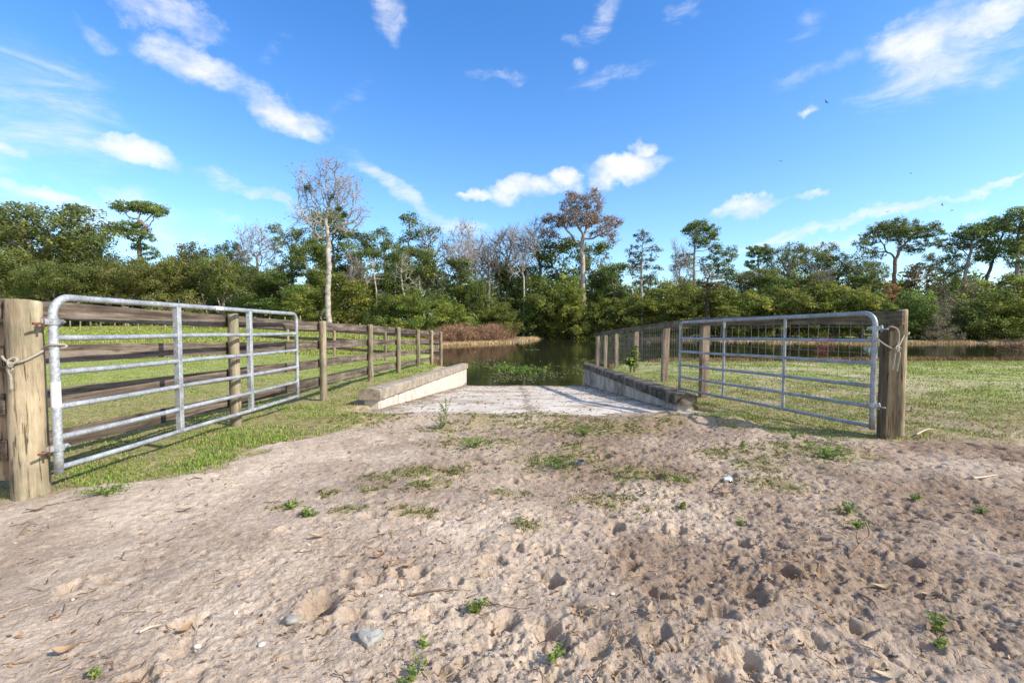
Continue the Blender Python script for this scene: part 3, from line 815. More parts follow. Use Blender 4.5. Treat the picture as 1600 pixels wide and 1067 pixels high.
def make_tree(kind, trunk, env, n, seed, R=.3, step=.45, infl=3., kill=.7, bark='bark_grey', pal=None, lpt=30, crad=.6, lsize=.3,
              twig=0, twl=.9, flat=.6, wig=.25, lift=.06, low=None, leaf_frac=1.0, tw_leaf=0, up=.5, twr=.016, gamma=.55):
    r = np.random.default_rng(seed)
    Pn, par, w, ch = grow(trunk, env, n, step, infl, kill, r, wig=wig, lift=lift)
    mb = MB(); wood_mesh(mb, Pn, par, w, R, .018, r, gamma)
    fine = np.where((w <= 3) & (np.arange(len(Pn)) > 6))[0]
    root = empty(kind)
    tw = None
    tips = np.where(ch == 0)[0]
    if twig:
        tw = twigs(mb, Pn, par, fine, twig, twl, r, rad=twr)
    mb.build('trunk', M[bark], root, True)
    if pal is not None:
        lm = MB(); f = fine if len(fine) < 700 else r.choice(fine, 700, replace=False)
        if leaf_frac < 1: f = r.choice(f, int(len(f)*leaf_frac), replace=False)
        if lpt: leaves(lm, Pn[f], lpt, crad, lsize, pal, r, flat, up)
        if tw_leaf and tw is not None:
            s = tw[r.random(len(tw)) < tw_leaf]; leaves(lm, s, 3, .12, lsize, pal, r)
        if low is not None: low(lm, r)
        lm.build('crown', M['leaf'], root)
    pr = Proto(); pr.root = root; pr.used = False
    lo = np.array([1e9]*3); hi = -lo
    for c in root.children:
        co = np.empty(len(c.data.vertices)*3); c.data.vertices.foreach_get('co', co); co = co.reshape(-1, 3)
        if len(co) > 50: a, b = np.percentile(co, .3, axis=0), np.percentile(co, 99.7, axis=0)
        lo = np.minimum(lo, a); hi = np.maximum(hi, b)
    pr.lo, pr.hi = lo, hi; pr.h = hi[2]; pr.w = hi[0]-lo[0]
    return pr
def place(pr, x, ytop, Y, label, cat='tree', group=None, wpx=None, rz=None, name=None, base=None, sink=.15):
    if pr.used:
        root = pr.root.copy(); COL.objects.link(root)
        for c in pr.root.children:
            d = c.copy(); COL.objects.link(d); d.parent = root
    else:
        root = pr.root; pr.used = True
    p = P(x, ytop, Y); X = p[0]; zb = (gz(X, Y) if base is None else base)-sink
    h = p[2]-zb; sz = h/pr.h; sx = sz if wpx is None else (wpx*Y/F)/pr.w
    root.location = (X, Y, zb); root.scale = (sx, sx, sz)
    root.rotation_euler = (0, 0, random.uniform(0, 2*PI) if rz is None else rz)
    for k in ('label', 'category', 'group'):
        if k in root: del root[k]
    tag(root, label, cat, group)
    return root
# palettes (real leaf albedo)
OAK = [(0.20, 0.26, 0.07), (0.174, 0.204, 0.053), (0.235, 0.258, 0.067), (0.306, 0.293, 0.090), (0.123, 0.151, 0.044), (0.28, 0.29, 0.09)]
DARK = [(0.092, 0.151, 0.042), (0.144, 0.204, 0.053), (0.112, 0.169, 0.044), (0.205, 0.258, 0.060)]
MID = [(0.183, 0.249, 0.053), (0.267, 0.320, 0.067), (0.348, 0.372, 0.083), (0.144, 0.195, 0.044)]
YEL = [(.28, .32, .06), (.40, .39, .07), (.17, .23, .05), (.11, .17, .04), (.38, .35, .08), (.14, .20, .05), (.12, .185, .045), (.20, .26, .06)]
PINE = [(0.153, 0.221, 0.060), (0.205, 0.275, 0.067), (0.267, 0.338, 0.083), (0.123, 0.177, 0.053)]
RUST = [(.32, .16, .085), (.25, .135, .08), (.38, .20, .10), (.22, .15, .09), (.34, .22, .13)]
RED = [(.34, .13, .05), (.28, .10, .05), (.38, .20, .07), (.2, .15, .05)]
DRYG = [(.16, .19, .07), (.13, .17, .06), (0.295, 0.227, 0.125), (0.217, 0.185, 0.088), (0.372, 0.270, 0.163), (0.171, 0.170, 0.062)]
GREYT = [(.33, .26, .19), (.38, .30, .22), (.28, .22, .16)]
def dome(h, w, lob, seed, lowz=.12):
    r = np.random.default_rng(seed); e = []
    for i in range(lob):
        a = r.uniform(0, 2*PI); q = r.uniform(.1, .72)*w/2; z = h*r.uniform(lowz+.12, .86)
        q *= math.sqrt(max(.05, 1-((z/h-.35)/.75)**2)); s = w*r.uniform(.13, .22)
        e.append((q*math.cos(a), q*math.sin(a), min(z, h-s*.75), s, s, s*.75))
    return e
PR = {}
PR['oak1'] = make_tree('oak_tree', [(0, 0, 0), (.2, 0, 2.2), (-.1, .1, 3.4)], dome(13, 15, 20, 1), 620, 11, .42, .5, 3.4, .75, 'bark_grey', OAK, 70, .85, .23)
PR['oak2'] = make_tree('oak_tree', [(0, 0, 0), (-.2, .1, 1.8), (.3, .1, 3.0)], dome(10, 12, 18, 2, .05), 560, 12, .36, .45, 3.2, .7, 'bark_grey', OAK, 70, .8, .22)
PR['oak3'] = make_tree('oak_tree', [(0, 0, 0), (.1, .1, 2.0)], dome(9, 13, 17, 3, .0), 520, 13, .33, .45, 3.2, .7, 'bark_grey', OAK[:4]+MID[:1], 70, .8, .22)
PR['tall1'] = make_tree('leafy_tree', [(0, 0, 0), (.1, 0, 4), (-.1, .1, 8)], dome(13, 7, 18, 4, .08), 520, 14, .24, .45, 3, .65, 'bark_grey', DARK+MID[:2], 66, .75, .22)
PR['tall2'] = make_tree('leafy_tree', [(0, 0, 0), (-.2, .1, 5), (.2, .1, 9)], dome(14, 5.5, 16, 5, .15), 420, 15, .2, .45, 3, .65, 'bark_pale', MID+DARK[:1], 50, .65, .2)
PR['thin'] = make_tree('leafy_tree', [(0, 0, 0), (.5, .1, 4), (.1, .1, 8)], dome(12, 5.5, 14, 6, .3), 330, 16, .15, .45, 3, .7, 'bark_pale', MID+OAK[:2], 34, .65, .2, twig=2)
def bush_env(h, w, n, seed):
    r = np.random.default_rng(seed); e = []
    for i in range(n):
        a = r.uniform(0, 2*PI); q = r.uniform(0, .62)*w/2; s = w*r.uniform(.15, .24); z = r.uniform(.1, .8)*h*math.sqrt(1-(q/(w/2))**2)
        e.append((q*math.cos(a), q*math.sin(a), min(z, h-s*.7), s, s, s*.8))
    return e
PR['bush1'] = make_tree('shrub', [(0, 0, 0), (0, 0, .8)], bush_env(6, 6.5, 18, 1), 420, 21, .12, .4, 2.5, .5, 'bark_dark', YEL, 70, .55, .17)
PR['bush2'] = make_tree('shrub', [(0, 0, 0), (0, .1, .8)], bush_env(7, 6, 18, 2), 420, 22, .12, .4, 2.5, .5, 'bark_dark', MID+YEL[:3], 70, .55, .17)
PR['bush3'] = make_tree('shrub', [(0, 0, 0), (.1, 0, .6)], bush_env(5, 6.5, 16, 3), 400, 23, .12, .4, 2.5, .5, 'bark_dark', DARK+MID[:2], 70, .55, .17)
PR['bush4'] = make_tree('shrub', [(0, 0, 0), (.1, 0, .6)], bush_env(5, 6, 14, 4), 300, 24, .10, .4, 2.5, .6, 'bark_grey', DRYG, 20, .5, .18, twig=4, twl=.8)
PR['bare1'] = make_tree('bare_tree', [(0, 0, 0), (.2, 0, 3.5), (0, .2, 6)], dome(14, 8, 14, 7, .35), 520, 31, .24, .45, 3, .6, 'bark_pale', GREYT, 0, .4, .13, twig=6, twl=1.1, tw_leaf=.35, lift=.15, up=0)
PR['bare2'] = make_tree('bare_tree', [(0, 0, 0), (-.3, 0, 3), (.1, .2, 6)], dome(13, 6.5, 12, 8, .3), 420, 32, .2, .45, 3, .6, 'bark_grey', GREYT, 0, .4, .12, twig=7, twl=1.2, tw_leaf=.15, lift=.18)
PR['pine'] = make_tree('pine_tree', [(0, 0, 0), (.1, 0, 5), (-.2, 0, 10), (.1, .1, 13)], [(0, 0, 14.5, 2.6, 2.6, 1.1), (-1.8, 1, 12.8, 1.7, 1.7, .7), (2, -.6, 12.4, 1.8, 1.8, .7), (1, 1.8, 10.6, 1.5, 1.5, .6), (-2, -1, 10.2, 1.6, 1.4, .6), (.4, -2, 11.4, 1.4, 1.4, .6)],
                        300, 33, .24, .45, 3.2, .5, 'bark_pine', PINE, 44, .5, .24, flat=.5, up=.3)
PR['ragged'] = make_tree('leafy_tree', [(0, 0, 0), (.2, 0, 4), (-.1, .1, 8)], dome(12, 8, 14, 9, .3), 360, 34, .2, .45, 3, .7, 'bark_grey', OAK[:4]+DRYG[:1]+PINE[:1], 46, .65, .2, twig=1)
# ---- landmark trees, each its own mesh
def landmark(key, x, Y, ytop, label, kind, trunk_px, env_px, cat='tree', depth=.85, **k):
    """trunk and crown lobes read off the photo, built in metres round the foot of the tree"""
    base = P(x, 520, Y); zb = gz(base[0], Y)-.15
    def L(px, py, dy=0): q = P(px, py, Y); return (q[0]-base[0], dy, q[2]-zb)
    tr = [(0, 0, 0)]+[L(a, b, c) for a, b, c in trunk_px]
    rr = np.random.default_rng(sum(map(ord, key))); ev = []
    for (a, b, rx, ry, *z) in env_px:
        if 'pine' in kind: rx *= 1.2; ry *= 1.15 if key == 'pineleft' else 1.85
        m = Y/F; dy = z[0] if z else rr.uniform(-1, 1)*rx*m*.6
        q = L(a, b); ev.append((q[0], dy, q[2], rx*m, rx*m*depth, ry*m))
    pr = make_tree(kind, tr, ev, **k); pr.used = True
    pr.root.location = (base[0], Y, zb); tag(pr.root, label, cat); return pr
landmark('bigbare', 514, 40, 253, 'tallest tree, nearly leafless with thick pale trunk and fan crown, just beyond the left fence', 'bare_tree', [(512, 460, 0), (514, 420, 0), (512, 395, .1)],
         [(480, 300, 22, 26), (512, 285, 24, 28), (540, 300, 24, 26), (470, 335, 18, 16), (555, 335, 20, 16), (512, 330, 22, 24), (490, 345, 20, 14), (535, 355, 18, 14), (468, 275, 14, 16), (518, 262, 22, 8), (495, 370, 12, 10)],
         n=1100, seed=101, R=.24, step=.3, infl=2.4, kill=.36, bark='bark_pale', pal=[(.42, .33, .23), (.36, .29, .19)], lpt=0, lsize=.12, twig=5, twl=.8, tw_leaf=.22, lift=.14, twr=.009, gamma=.5)
# mistletoe clumps and dark epiphytes in it
for (mx, my, s) in ((482, 295, .42), (518, 308, .55), (529, 327, .38), (538, 336, .32)):
    lm = MB(); p = P(mx, my, 40.); leaves(lm, [p]*5, 60, s, .12, [(.13, .13, .03), (.18, .17, .04), (.09, .11, .03)], rng, .9)
    tag(lm.build('mistletoe', M['leaf']), {482: 'small olive mistletoe ball high on the left limb of the tall pale tree', 518: 'largest mistletoe ball, in the middle of the tall pale tree',
        529: 'mistletoe clump just below and right of the largest ball', 538: 'lowest and rightmost mistletoe ball in the tall pale tree'}[mx], 'mistletoe', 'mistletoe in the tall pale tree')
landmark('cypress', 912, 60, 297, 'big tree with rusty brown spreading crown and straight pale trunk on the far bank', 'rusty_tree', [(911, 470, 0), (911, 420, 0), (910, 398, .1)],
         [(900, 325, 26, 20), (925, 318, 18, 22), (870, 345, 24, 12), (958, 345, 20, 12), (910, 350, 30, 14), (940, 365, 20, 10), (960, 375, 10, 14), (860, 365, 16, 10), (895, 305, 14, 10), (930, 300, 10, 10), (885, 375, 14, 8)],
         n=900, seed=102, R=.34, step=.42, infl=3.2, kill=.5, bark='bark_pale', pal=RUST, lpt=40, crad=.6, lsize=.19, twig=4, twl=.8, leaf_frac=.85, twr=.012)
landmark('darkbrown', 838, 63, 345, 'dark brown half bare tree leaning left of the rusty crowned tree', 'half_bare_tree', [(842, 470, 0), (845, 420, 0), (840, 400, .1)],
         [(835, 365, 18, 16), (820, 385, 18, 14), (855, 372, 16, 14), (805, 380, 16, 14), (840, 350, 12, 8), (860, 395, 12, 10)],
         n=480, seed=103, R=.22, step=.42, infl=3, kill=.55, bark='bark_dark', pal=RUST[:4], lpt=6, crad=.4, lsize=.18, twig=7, twl=1.0, leaf_frac=.4, twr=.013)
landmark('pineleft', 226, 62, 310, 'crooked pine with flat green top standing above the oaks on the left', 'pine_tree', [(222, 440, 0), (218, 400, 0), (215, 378, .2), (228, 355, .1), (216, 342, 0)],
         [(210, 320, 24, 8), (195, 324, 18, 7), (232, 326, 18, 8), (245, 335, 10, 6), (203, 355, 22, 9), (190, 360, 12, 8), (214, 368, 14, 8), (240, 372, 8, 6), (236, 388, 6, 5), (212, 385, 12, 6), (246, 398, 7, 7)],
         n=760, seed=104, R=.30, step=.35, infl=2.8, kill=.42, bark='bark_pine', pal=PINE+[(.15, .20, .05)], lpt=40, crad=.5, lsize=.2, flat=.6, up=.35)
landmark('slim', 1003, 58, 355, 'slim open crowned tree with thin pale stems, first to the right of the rusty tree', 'slender_tree', [(1003, 480, 0), (1002, 430, 0), (1004, 380, 0)],
         [(1002, 370, 14, 12), (990, 390, 14, 10), (1022, 392, 14, 11), (1005, 408, 22, 14), (988, 425, 12, 10), (1024, 420, 12, 10), (1008, 440, 14, 12)],
         n=480, seed=105, R=.16, step=.36, infl=2.6, kill=.5, bark='bark_pale', pal=[(.08, .12, .05), (.11, .15, .06), (.15, .17, .08), (.07, .10, .045)], lpt=20, crad=.42, lsize=.2, twig=2, twl=.6)
landmark('pinemid', 1085, 62, 348, 'tall pine with stepped green crown and two trunks above the yellow bushes', 'pine_tree', [(1085, 450, 0), (1084, 420, 0), (1086, 375, .1)],
         [(1095, 356, 18, 8), (1078, 362, 10, 6), (1110, 368, 14, 8), (1092, 376, 16, 6), (1122, 392, 12, 8), (1140, 400, 10, 8), (1060, 403, 8, 5), (1072, 412, 10, 6), (1055, 416, 7, 4), (1128, 415, 16, 8), (1110, 410, 12, 8), (1140, 430, 10, 6)],
         n=800, seed=106, R=.20, step=.36, infl=2.8, kill=.42, bark='bark_grey', pal=PINE, lpt=40, crad=.5, lsize=.2, flat=.6, up=.35)
landmark('pineflat', 1396, 62, 345, 'broad umbrella crowned pine with spreading dark limbs, above the right gate', 'pine_tree', [(1395, 470, 0), (1397, 440, 0), (1400, 405, .1)],
         [(1410, 352, 26, 7), (1385, 358, 20, 7), (1440, 362, 20, 7), (1365, 372, 14, 7), (1455, 376, 16, 7), (1350, 388, 12, 6), (1405, 368, 24, 7), (1470, 385, 12, 6), (1368, 398, 12, 5), (1430, 388, 16, 6), (1340, 382, 8, 5)],
         n=950, seed=107, R=.26, step=.36, infl=3.4, kill=.45, bark='bark_pine', pal=PINE+[(.08, .11, .05)], lpt=34, crad=.5, lsize=.2, flat=.6, up=.35, twig=1, twl=.6)
landmark('pineright1', 1512, 58, 350, 'leaning pine with feathery flat tiers, left of the pine group at the right edge', 'pine_tree', [(1500, 470, 0), (1508, 430, 0), (1518, 390, 0)],
         [(1510, 365, 18, 7), (1530, 360, 18, 7), (1498, 378, 12, 6), (1530, 380, 16, 6), (1548, 395, 14, 6), (1500, 395, 10, 5)],
         n=620, seed=108, R=.2, step=.36, infl=3, kill=.42, bark='bark_grey', pal=PINE, lpt=34, crad=.5, lsize=.2, flat=.6, up=.35)
landmark('pineright2', 1548, 60, 340, 'middle pine of the group at the right edge, with forked dark trunk', 'pine_tree', [(1546, 460, 0), (1540, 440, 0), (1560, 390, .2)],
         [(1560, 350, 18, 7), (1545, 362, 14, 6), (1575, 362, 14, 7), (1560, 378, 20, 7), (1580, 392, 14, 6), (1540, 400, 14, 6)],
         n=650, seed=109, R=.2, step=.36, infl=3, kill=.42, bark='bark_dark', pal=PINE, lpt=34, crad=.5, lsize=.2, flat=.6, up=.35)
landmark('pineright3', 1590, 57, 328, 'tallest pine at the right edge of the photo', 'pine_tree', [(1588, 460, 0), (1590, 400, 0), (1594, 360, .2)],
         [(1590, 338, 18, 8), (1610, 340, 18, 8), (1575, 350, 12, 6), (1600, 360, 18, 7), (1580, 380, 12, 6), (1615, 385, 18, 8), (1600, 405, 18, 7)],
         n=700, seed=110, R=.22, step=.36, infl=3, kill=.42, bark='bark_grey', pal=PINE, lpt=34, crad=.5, lsize=.2, flat=.6, up=.35)
landmark('fork', 692, 55, 365, 'dark leaning tree with forked leafless trunk, on the bank behind the brown thicket', 'bare_tree', [(688, 465, 0), (680, 430, .2), (674, 400, .1)],
         [(668, 378, 16, 14), (690, 385, 12, 14), (655, 400, 12, 10), (680, 362, 12, 8), (700, 405, 10, 12), (662, 450, 10, 8)],
         n=330, seed=111, R=.2, step=.4, infl=3, kill=.6, bark='bark_dark', pal=DRYG+MID[:1], lpt=5, crad=.4, lsize=.18, twig=5, twl=.9, leaf_frac=.4, twr=.013)
landmark('paleforkleft', 577, 46, 400, 'small pale barked bare tree between the tall tree and the white forked one', 'bare_tree', [(589, 480, 0), (588, 455, 0), (584, 430, .1)],
         [(580, 415, 10, 12), (590, 435, 8, 10), (574, 440, 8, 8), (598, 460, 6, 8)],
         n=200, seed=112, R=.09, step=.3, infl=2.5, kill=.4, bark='bark_pale', pal=None, twig=4, twl=.6, twr=.01)
landmark('paleforkright', 640, 46, 405, 'small white trunked tree leaning left with thin leafy crown', 'bare_tree', [(636, 480, 0), (629, 450, 0), (626, 430, .1)],
         [(626, 415, 12, 12), (640, 425, 10, 10), (616, 430, 8, 10), (650, 445, 10, 8), (632, 400, 8, 8)],
         n=230, seed=113, R=.11, step=.3, infl=2.5, kill=.4, bark='bark_pale', pal=MID+OAK[:1], lpt=6, crad=.3, lsize=.15, twig=3, twl=.6, twr=.01, leaf_frac=.5)
landmark('vine', 1105, 55, 413, 'vine smothered stump, yellow brown, rising beneath the stepped pine', 'vine_covered_stump', [(1105, 480, 0), (1106, 440, 0)],
         [(1106, 430, 11, 16), (1098, 445, 10, 12), (1114, 450, 12, 12), (1106, 465, 14, 10)],
         n=260, seed=114, R=.3, step=.3, infl=2, kill=.4, bark='bark_dark', pal=[(.24, .18, .07), (.18, .15, .07), (.15, .15, .05), (.28, .22, .08)], lpt=26, crad=.35, lsize=.16, twig=2, twl=.4)
landmark('red', 1395, 53, 437, 'small orange red leaved tree above the yellow bushes, left of the right gate post', 'red_leaved_tree', [(1395, 490, 0), (1396, 465, 0)],
         [(1392, 446, 10, 8), (1402, 452, 10, 8), (1388, 458, 8, 8), (1400, 468, 8, 10)],
         n=220, seed=115, R=.08, step=.25, infl=2, kill=.35, bark='bark_dark', pal=RED, lpt=22, crad=.3, lsize=.16)
landmark('rustyright', 1437, 57, 405, 'rounded tree with rusty orange tinted top, under the umbrella pine', 'rusty_tree', [(1437, 480, 0), (1436, 450, 0)],
         [(1440, 420, 18, 12), (1422, 432, 14, 12), (1455, 432, 14, 12), (1438, 445, 24, 14)],
         n=330, seed=116, R=.16, step=.36, infl=2.6, kill=.5, bark='bark_dark', pal=[(.22, .13, .06), (.12, .12, .05), (.17, .13, .06), (.09, .11, .04)], lpt=34, crad=.45, lsize=.2)
# ---- the rest of the tree line, one thing each, described by neighbours
TL = 'trees behind the left paddock'; TC = 'trees beyond the middle of the pond'; TR = 'trees on the right bank'; BR = 'bushes along the far water edge'
rows = [
 ('bare2', 1062, 378, 58, 'grey bare tree just left of the stepped pine', TC, 34), ('bare2', 552, 398, 47, 'thin leafless tree close to the right side of the tallest pale trunk', TC, 34),
 ('bare1', 818, 350, 60, 'brownish bare tree touching the dark half bare tree from the left', TC, 60), ('bare2', 1285, 415, 56, 'thin grey tree among the bushes left of the orange red tree', TR, 36),
 ('tall2', 550, 388, 52, 'upright green tree between the tall pale tree and the small pale barked tree', TC, 50), ('tall2', 618, 385, 51, 'upright light green tree just left of the white trunked tree', TC, 50),
 ('tall1', 655, 405, 53, 'broad green tree filling the gap left of the dark leaning tree', TC, 80), ('tall1', 715, 425, 56, 'green tree low between the dark leaning tree and the pinkish trunk', TC, 75), ('tall2', 780, 415, 62, 'slim green tree among the bare brownish ones', TC, 45),
 ('tall1', 800, 435, 62, 'rounded green tree right of the bare brownish ones', TC, 70), ('tall2', 500, 385, 52, 'narrow green tree touching the left side of the tallest pale tree', TC, 45),
 ('oak1', 45, 320, 58, 'largest live oak, broad dome filling the left edge', TL, 230), ('oak1', -95, 322, 62, 'live oak cut off by the left edge of the photo', TL, 200),
 ('oak3', 15, 400, 52, 'low spreading oak in front of the largest live oak', TL, 120), ('oak2', 112, 362, 60, 'oak forming the right shoulder of the largest live oak', TL, 105),
 ('oak2', 165, 405, 57, 'rounded oak left of the crooked pine', TL, 85), ('oak3', 195, 422, 53, 'olive oak standing in front of the crooked pine trunk', TL, 115),
 ('oak3', 255, 412, 56, 'oak immediately right of the crooked pine trunk', TL, 95), ('oak2', 300, 394, 60, 'oak with the highest crown between the crooked pine and the grey bare tree', TL, 105),
 ('oak3', 345, 410, 56, 'low dark oak left of the grey bare tree', TL, 100), ('oak3', 90, 420, 50, 'low oak with visible trunk above the thick gate post', TL, 110),
 ('bare1', 398, 351, 58, 'grey leafless tree with straight trunk, above the bright gate right end', TL, 85), ('ragged', 365, 385, 60, 'thin greyish tree tucked behind the grey leafless tree', TL, 50),
 ('oak2', 400, 430, 52, 'green oak at the foot of the grey leafless tree', TL, 90), ('ragged', 455, 356, 56, 'thin crowned tree just left of the tallest pale tree', TL, 60),
 ('tall1', 440, 432, 50, 'dense green tree low to the left of the tallest pale tree', TL, 90), ('tall1', 520, 346, 54, 'dark leafy tree directly behind the tallest pale tree', TC, 80),
 ('tall1', 480, 400, 50, 'dark green tree against the left side of the pale trunk', TC, 70), ('bush2', 470, 455, 46, 'bright green shrub left of the pale trunk behind the fence', TC, 70),
 ('tall1', 565, 378, 54, 'dark leafy tree right of the tallest pale tree', TC, 70), ('tall2', 602, 367, 56, 'narrow dark topped tree above the small pale barked tree', TC, 45),
 ('tall1', 600, 412, 50, 'green tree behind the small pale barked tree', TC, 80), ('bush2', 545, 440, 46, 'olive green shrub just right of the pale trunk', TC, 70), ('tall2', 640, 346, 57, 'tall airy green tree between the white forked tree and the dark leaning tree', TC, 60),
 ('thin', 664, 352, 55, 'loose leafy tree overlapping the dark leaning tree', TC, 55), ('bush1', 640, 462, 46, 'yellow green shrub below the white trunked tree', TC, 70), ('bush3', 600, 468, 45, 'dark shrub behind the fence, left of the white forked trunk', TC, 60),
 ('bare1', 722, 346, 57, 'bare tree with pinkish trunk right of the dark leaning tree', TC, 80), ('bare2', 765, 362, 60, 'brownish leafless tree beside the pinkish trunk', TC, 70),
 ('bare2', 795, 352, 63, 'hazy bare tree left of the dark brown half bare tree', TC, 75), ('bare1', 740, 380, 62, 'leafless tree set back behind the pinkish trunk', TC, 70),
 ('bush3', 746, 448, 54, 'dark rounded evergreen rising behind the brown thicket', TC, 75), ('bush2', 700, 478, 50, 'green shrub at the left end of the brown thicket', TC, 70), ('bush1', 782, 482, 53, 'light green shrub behind the right end of the brown thicket', TC, 50),
 ('tall1', 868, 393, 63, 'dense dark evergreen below and left of the rusty crown', TC, 100), ('bush3', 850, 432, 61, 'dark green bush hanging over the water left of the pale straight trunk', TC, 95), ('bush3', 826, 470, 60, 'blackish bush at the water edge right of the brown thicket', TC, 60),
 ('bush2', 885, 455, 60, 'green bush at the foot of the rusty crowned tree', TC, 60), ('bush1', 893, 475, 59, 'bright yellow green bush touching the pale straight trunk', TC, 50),
 ('tall1', 925, 398, 66, 'vine draped green tree behind the pale straight trunk', TC, 70), ('tall1', 960, 430, 63, 'green tree right of the pale straight trunk', TC, 75),
 ('bush1', 942, 470, 59, 'green gold bush just right of the pale straight trunk', BR, 60), ('bush1', 985, 462, 58, 'yellowest bush on the bank, left end of the wire fence', BR, 75), ('bush2', 1030, 440, 59, 'tall green bush under the slim open tree', BR, 75),
 ('bush1', 1062, 470, 56, 'gold green bush left of the vine smothered stump', BR, 60), ('bush2', 1080, 445, 60, 'rounded green bush beneath the stepped pine', BR, 80), ('bush2', 1130, 455, 56, 'green bush right of the vine smothered stump', BR, 85),
 ('ragged', 1150, 432, 63, 'ragged low tree right of the stepped pine', TR, 60), ('bush1', 1175, 462, 55, 'olive bush left of the first tube stay of the right gate', BR, 75), ('pine', 1186, 392, 66, 'small lone pine between the stepped pine and the wispy greens', TR, 42),
 ('ragged', 1185, 425, 62, 'ragged tree around the base of the small lone pine', TR, 60), ('bush1', 1222, 455, 54, 'yellow green bush above the middle of the right gate', BR, 80), ('ragged', 1232, 388, 64, 'wispy grey green tree right of the small lone pine', TR, 58),
 ('ragged', 1276, 388, 66, 'second wispy grey green tree, above the right gate middle', TR, 55), ('ragged', 1312, 398, 63, 'spreading wispy tree left of the umbrella pine', TR, 65), ('bush2', 1262, 450, 56, 'mid green bush right of the gate middle, behind the top rail', BR, 70),
 ('tall1', 1210, 440, 61, 'dark green tree behind the yellow green bush above the gate', TR, 70), ('bush1', 1305, 448, 54, 'golden bush left of the orange red tree', BR, 80), ('tall1', 1285, 432, 62, 'leafy tree behind the golden bush', TR, 75),
 ('ragged', 1352, 412, 60, 'thin tree under the left limbs of the umbrella pine', TR, 55), ('bush1', 1350, 458, 53, 'bright yellow green bush beside the orange red tree', BR, 70), ('tall1', 1350, 440, 60, 'darker tree behind the bright bush beside the orange red tree', TR, 60),
 ('bush3', 1400, 478, 52, 'green bush below the orange red tree', BR, 60), ('bush3', 1435, 460, 52, 'dark olive bush right of the slim gate post top', BR, 70), ('ragged', 1478, 400, 60, 'thin tree between the umbrella pine and the leaning pine', TR, 50),
 ('bush4', 1482, 470, 51, 'brownish half bare bush right of the slim gate post', BR, 55), ('bush4', 1500, 440, 55, 'grey twiggy bush below the leaning pine', TR, 80), ('bush3', 1535, 462, 51, 'large dark green bush near the right edge', BR, 90),
 ('bush2', 1560, 440, 55, 'green tree mass below the right pine group', TR, 90), ('bush2', 1592, 470, 50, 'leafy green bush cut by the right edge', BR, 80), ('oak3', 1640, 420, 58, 'broad green tree beyond the right edge', TR, 120), ('bush4', 1465, 500, 49, 'low russet scrub bush at the right water edge', BR, 60),
 ('oak2', -220, 330, 60, 'oak beyond the left edge of the view', TL, 200), ('bush2', 1720, 440, 52, 'bank bush well beyond the right edge', BR, 130),
]
catof = {'bush1': 'bush', 'bush2': 'bush', 'bush3': 'bush', 'bush4': 'bush', 'pine': 'pine tree'}
for (k, x, yt, Y, lab, grp, w) in rows:
    random.seed(int(x*7+yt)+1000)
    place(PR[k], x, yt-(20 if k == 'tall1' and 470 < x < 980 else 9 if k[:4] != 'bare' else 5), Y, lab, catof.get(k, 'tree'), grp, wpx=w*1.12)
# ---- dense woodland behind the rows (reads as one mass)
lm = MB(); tm = MB(); r = np.random.default_rng(90); C = []
topx = [-400, 0, 200, 400, 470, 650, 800, 870, 960, 1050, 1200, 1350, 1500, 1700, 2000]
topy = [400, 420, 432, 440, 440, 432, 440, 430, 450, 458, 448, 445, 445, 440, 440]
for i in range(9500):
    x = r.uniform(-450, 2050); Y = r.uniform(67, 80); yt = np.interp(x, topx, topy)+r.normal(0, 7)+14*math.sin(x*.045)+8*math.sin(x*.11)
    top = P(x, yt, Y); z0 = gz(top[0], Y); C.append((top[0], Y, z0+(top[2]-z0)*r.random()**.9))
leaves(lm, C, 14, 1.15, .6, DARK+OAK[:3], r, .8)
tag(lm.build('woodland', M['leaf']), 'dark wooded mass filling the gaps behind the tree line', 'woodland', kind='stuff')
# undergrowth at the feet of the left trees
lm = MB(); C = []
for i in range(2600):
    x = r.uniform(-500, 690); Y = r.uniform(50, 66); 
    p = P(x, 500, Y); z0 = gz(p[0], Y); C.append((p[0], Y, z0+r.random()**1.5*(2.6 if Y > 56 else 1.3)))
leaves(lm, C, 12, .6, .28, DARK+OAK[:2], r, .8)
tag(lm.build('undergrowth', M['leaf']), 'low green undergrowth at the feet of the paddock trees', 'undergrowth', kind='stuff')
# pale slim stems leaning below the left oaks
sl = [(103, 'leftmost'), (130, 'second'), (166, 'third'), (205, 'fourth'), (222, 'fifth'), (275, 'sixth'), (318, 'seventh'), (340, 'eighth')]
for i, (x, lab) in enumerate(sl):
    m = MB(); p = P(x+8, 505, 54.); q = P(x-3+i % 3*3, 455+(i*7) % 13, 54.); z = gz(p[0], 54.)
    tube(m, spline([(p[0], 54, z-.1), ((p[0]+q[0])/2+.1, 54, (z+q[2])/2), tuple(q)], 8), np.linspace(.09, .05, 8), 7)
    tag(m.build('leaning_sapling', M['bark_pale'], None, True), f'slim pale leaning stem under the oaks, {lab} from the left above the gate', 'sapling', 'pale stems under the oaks')
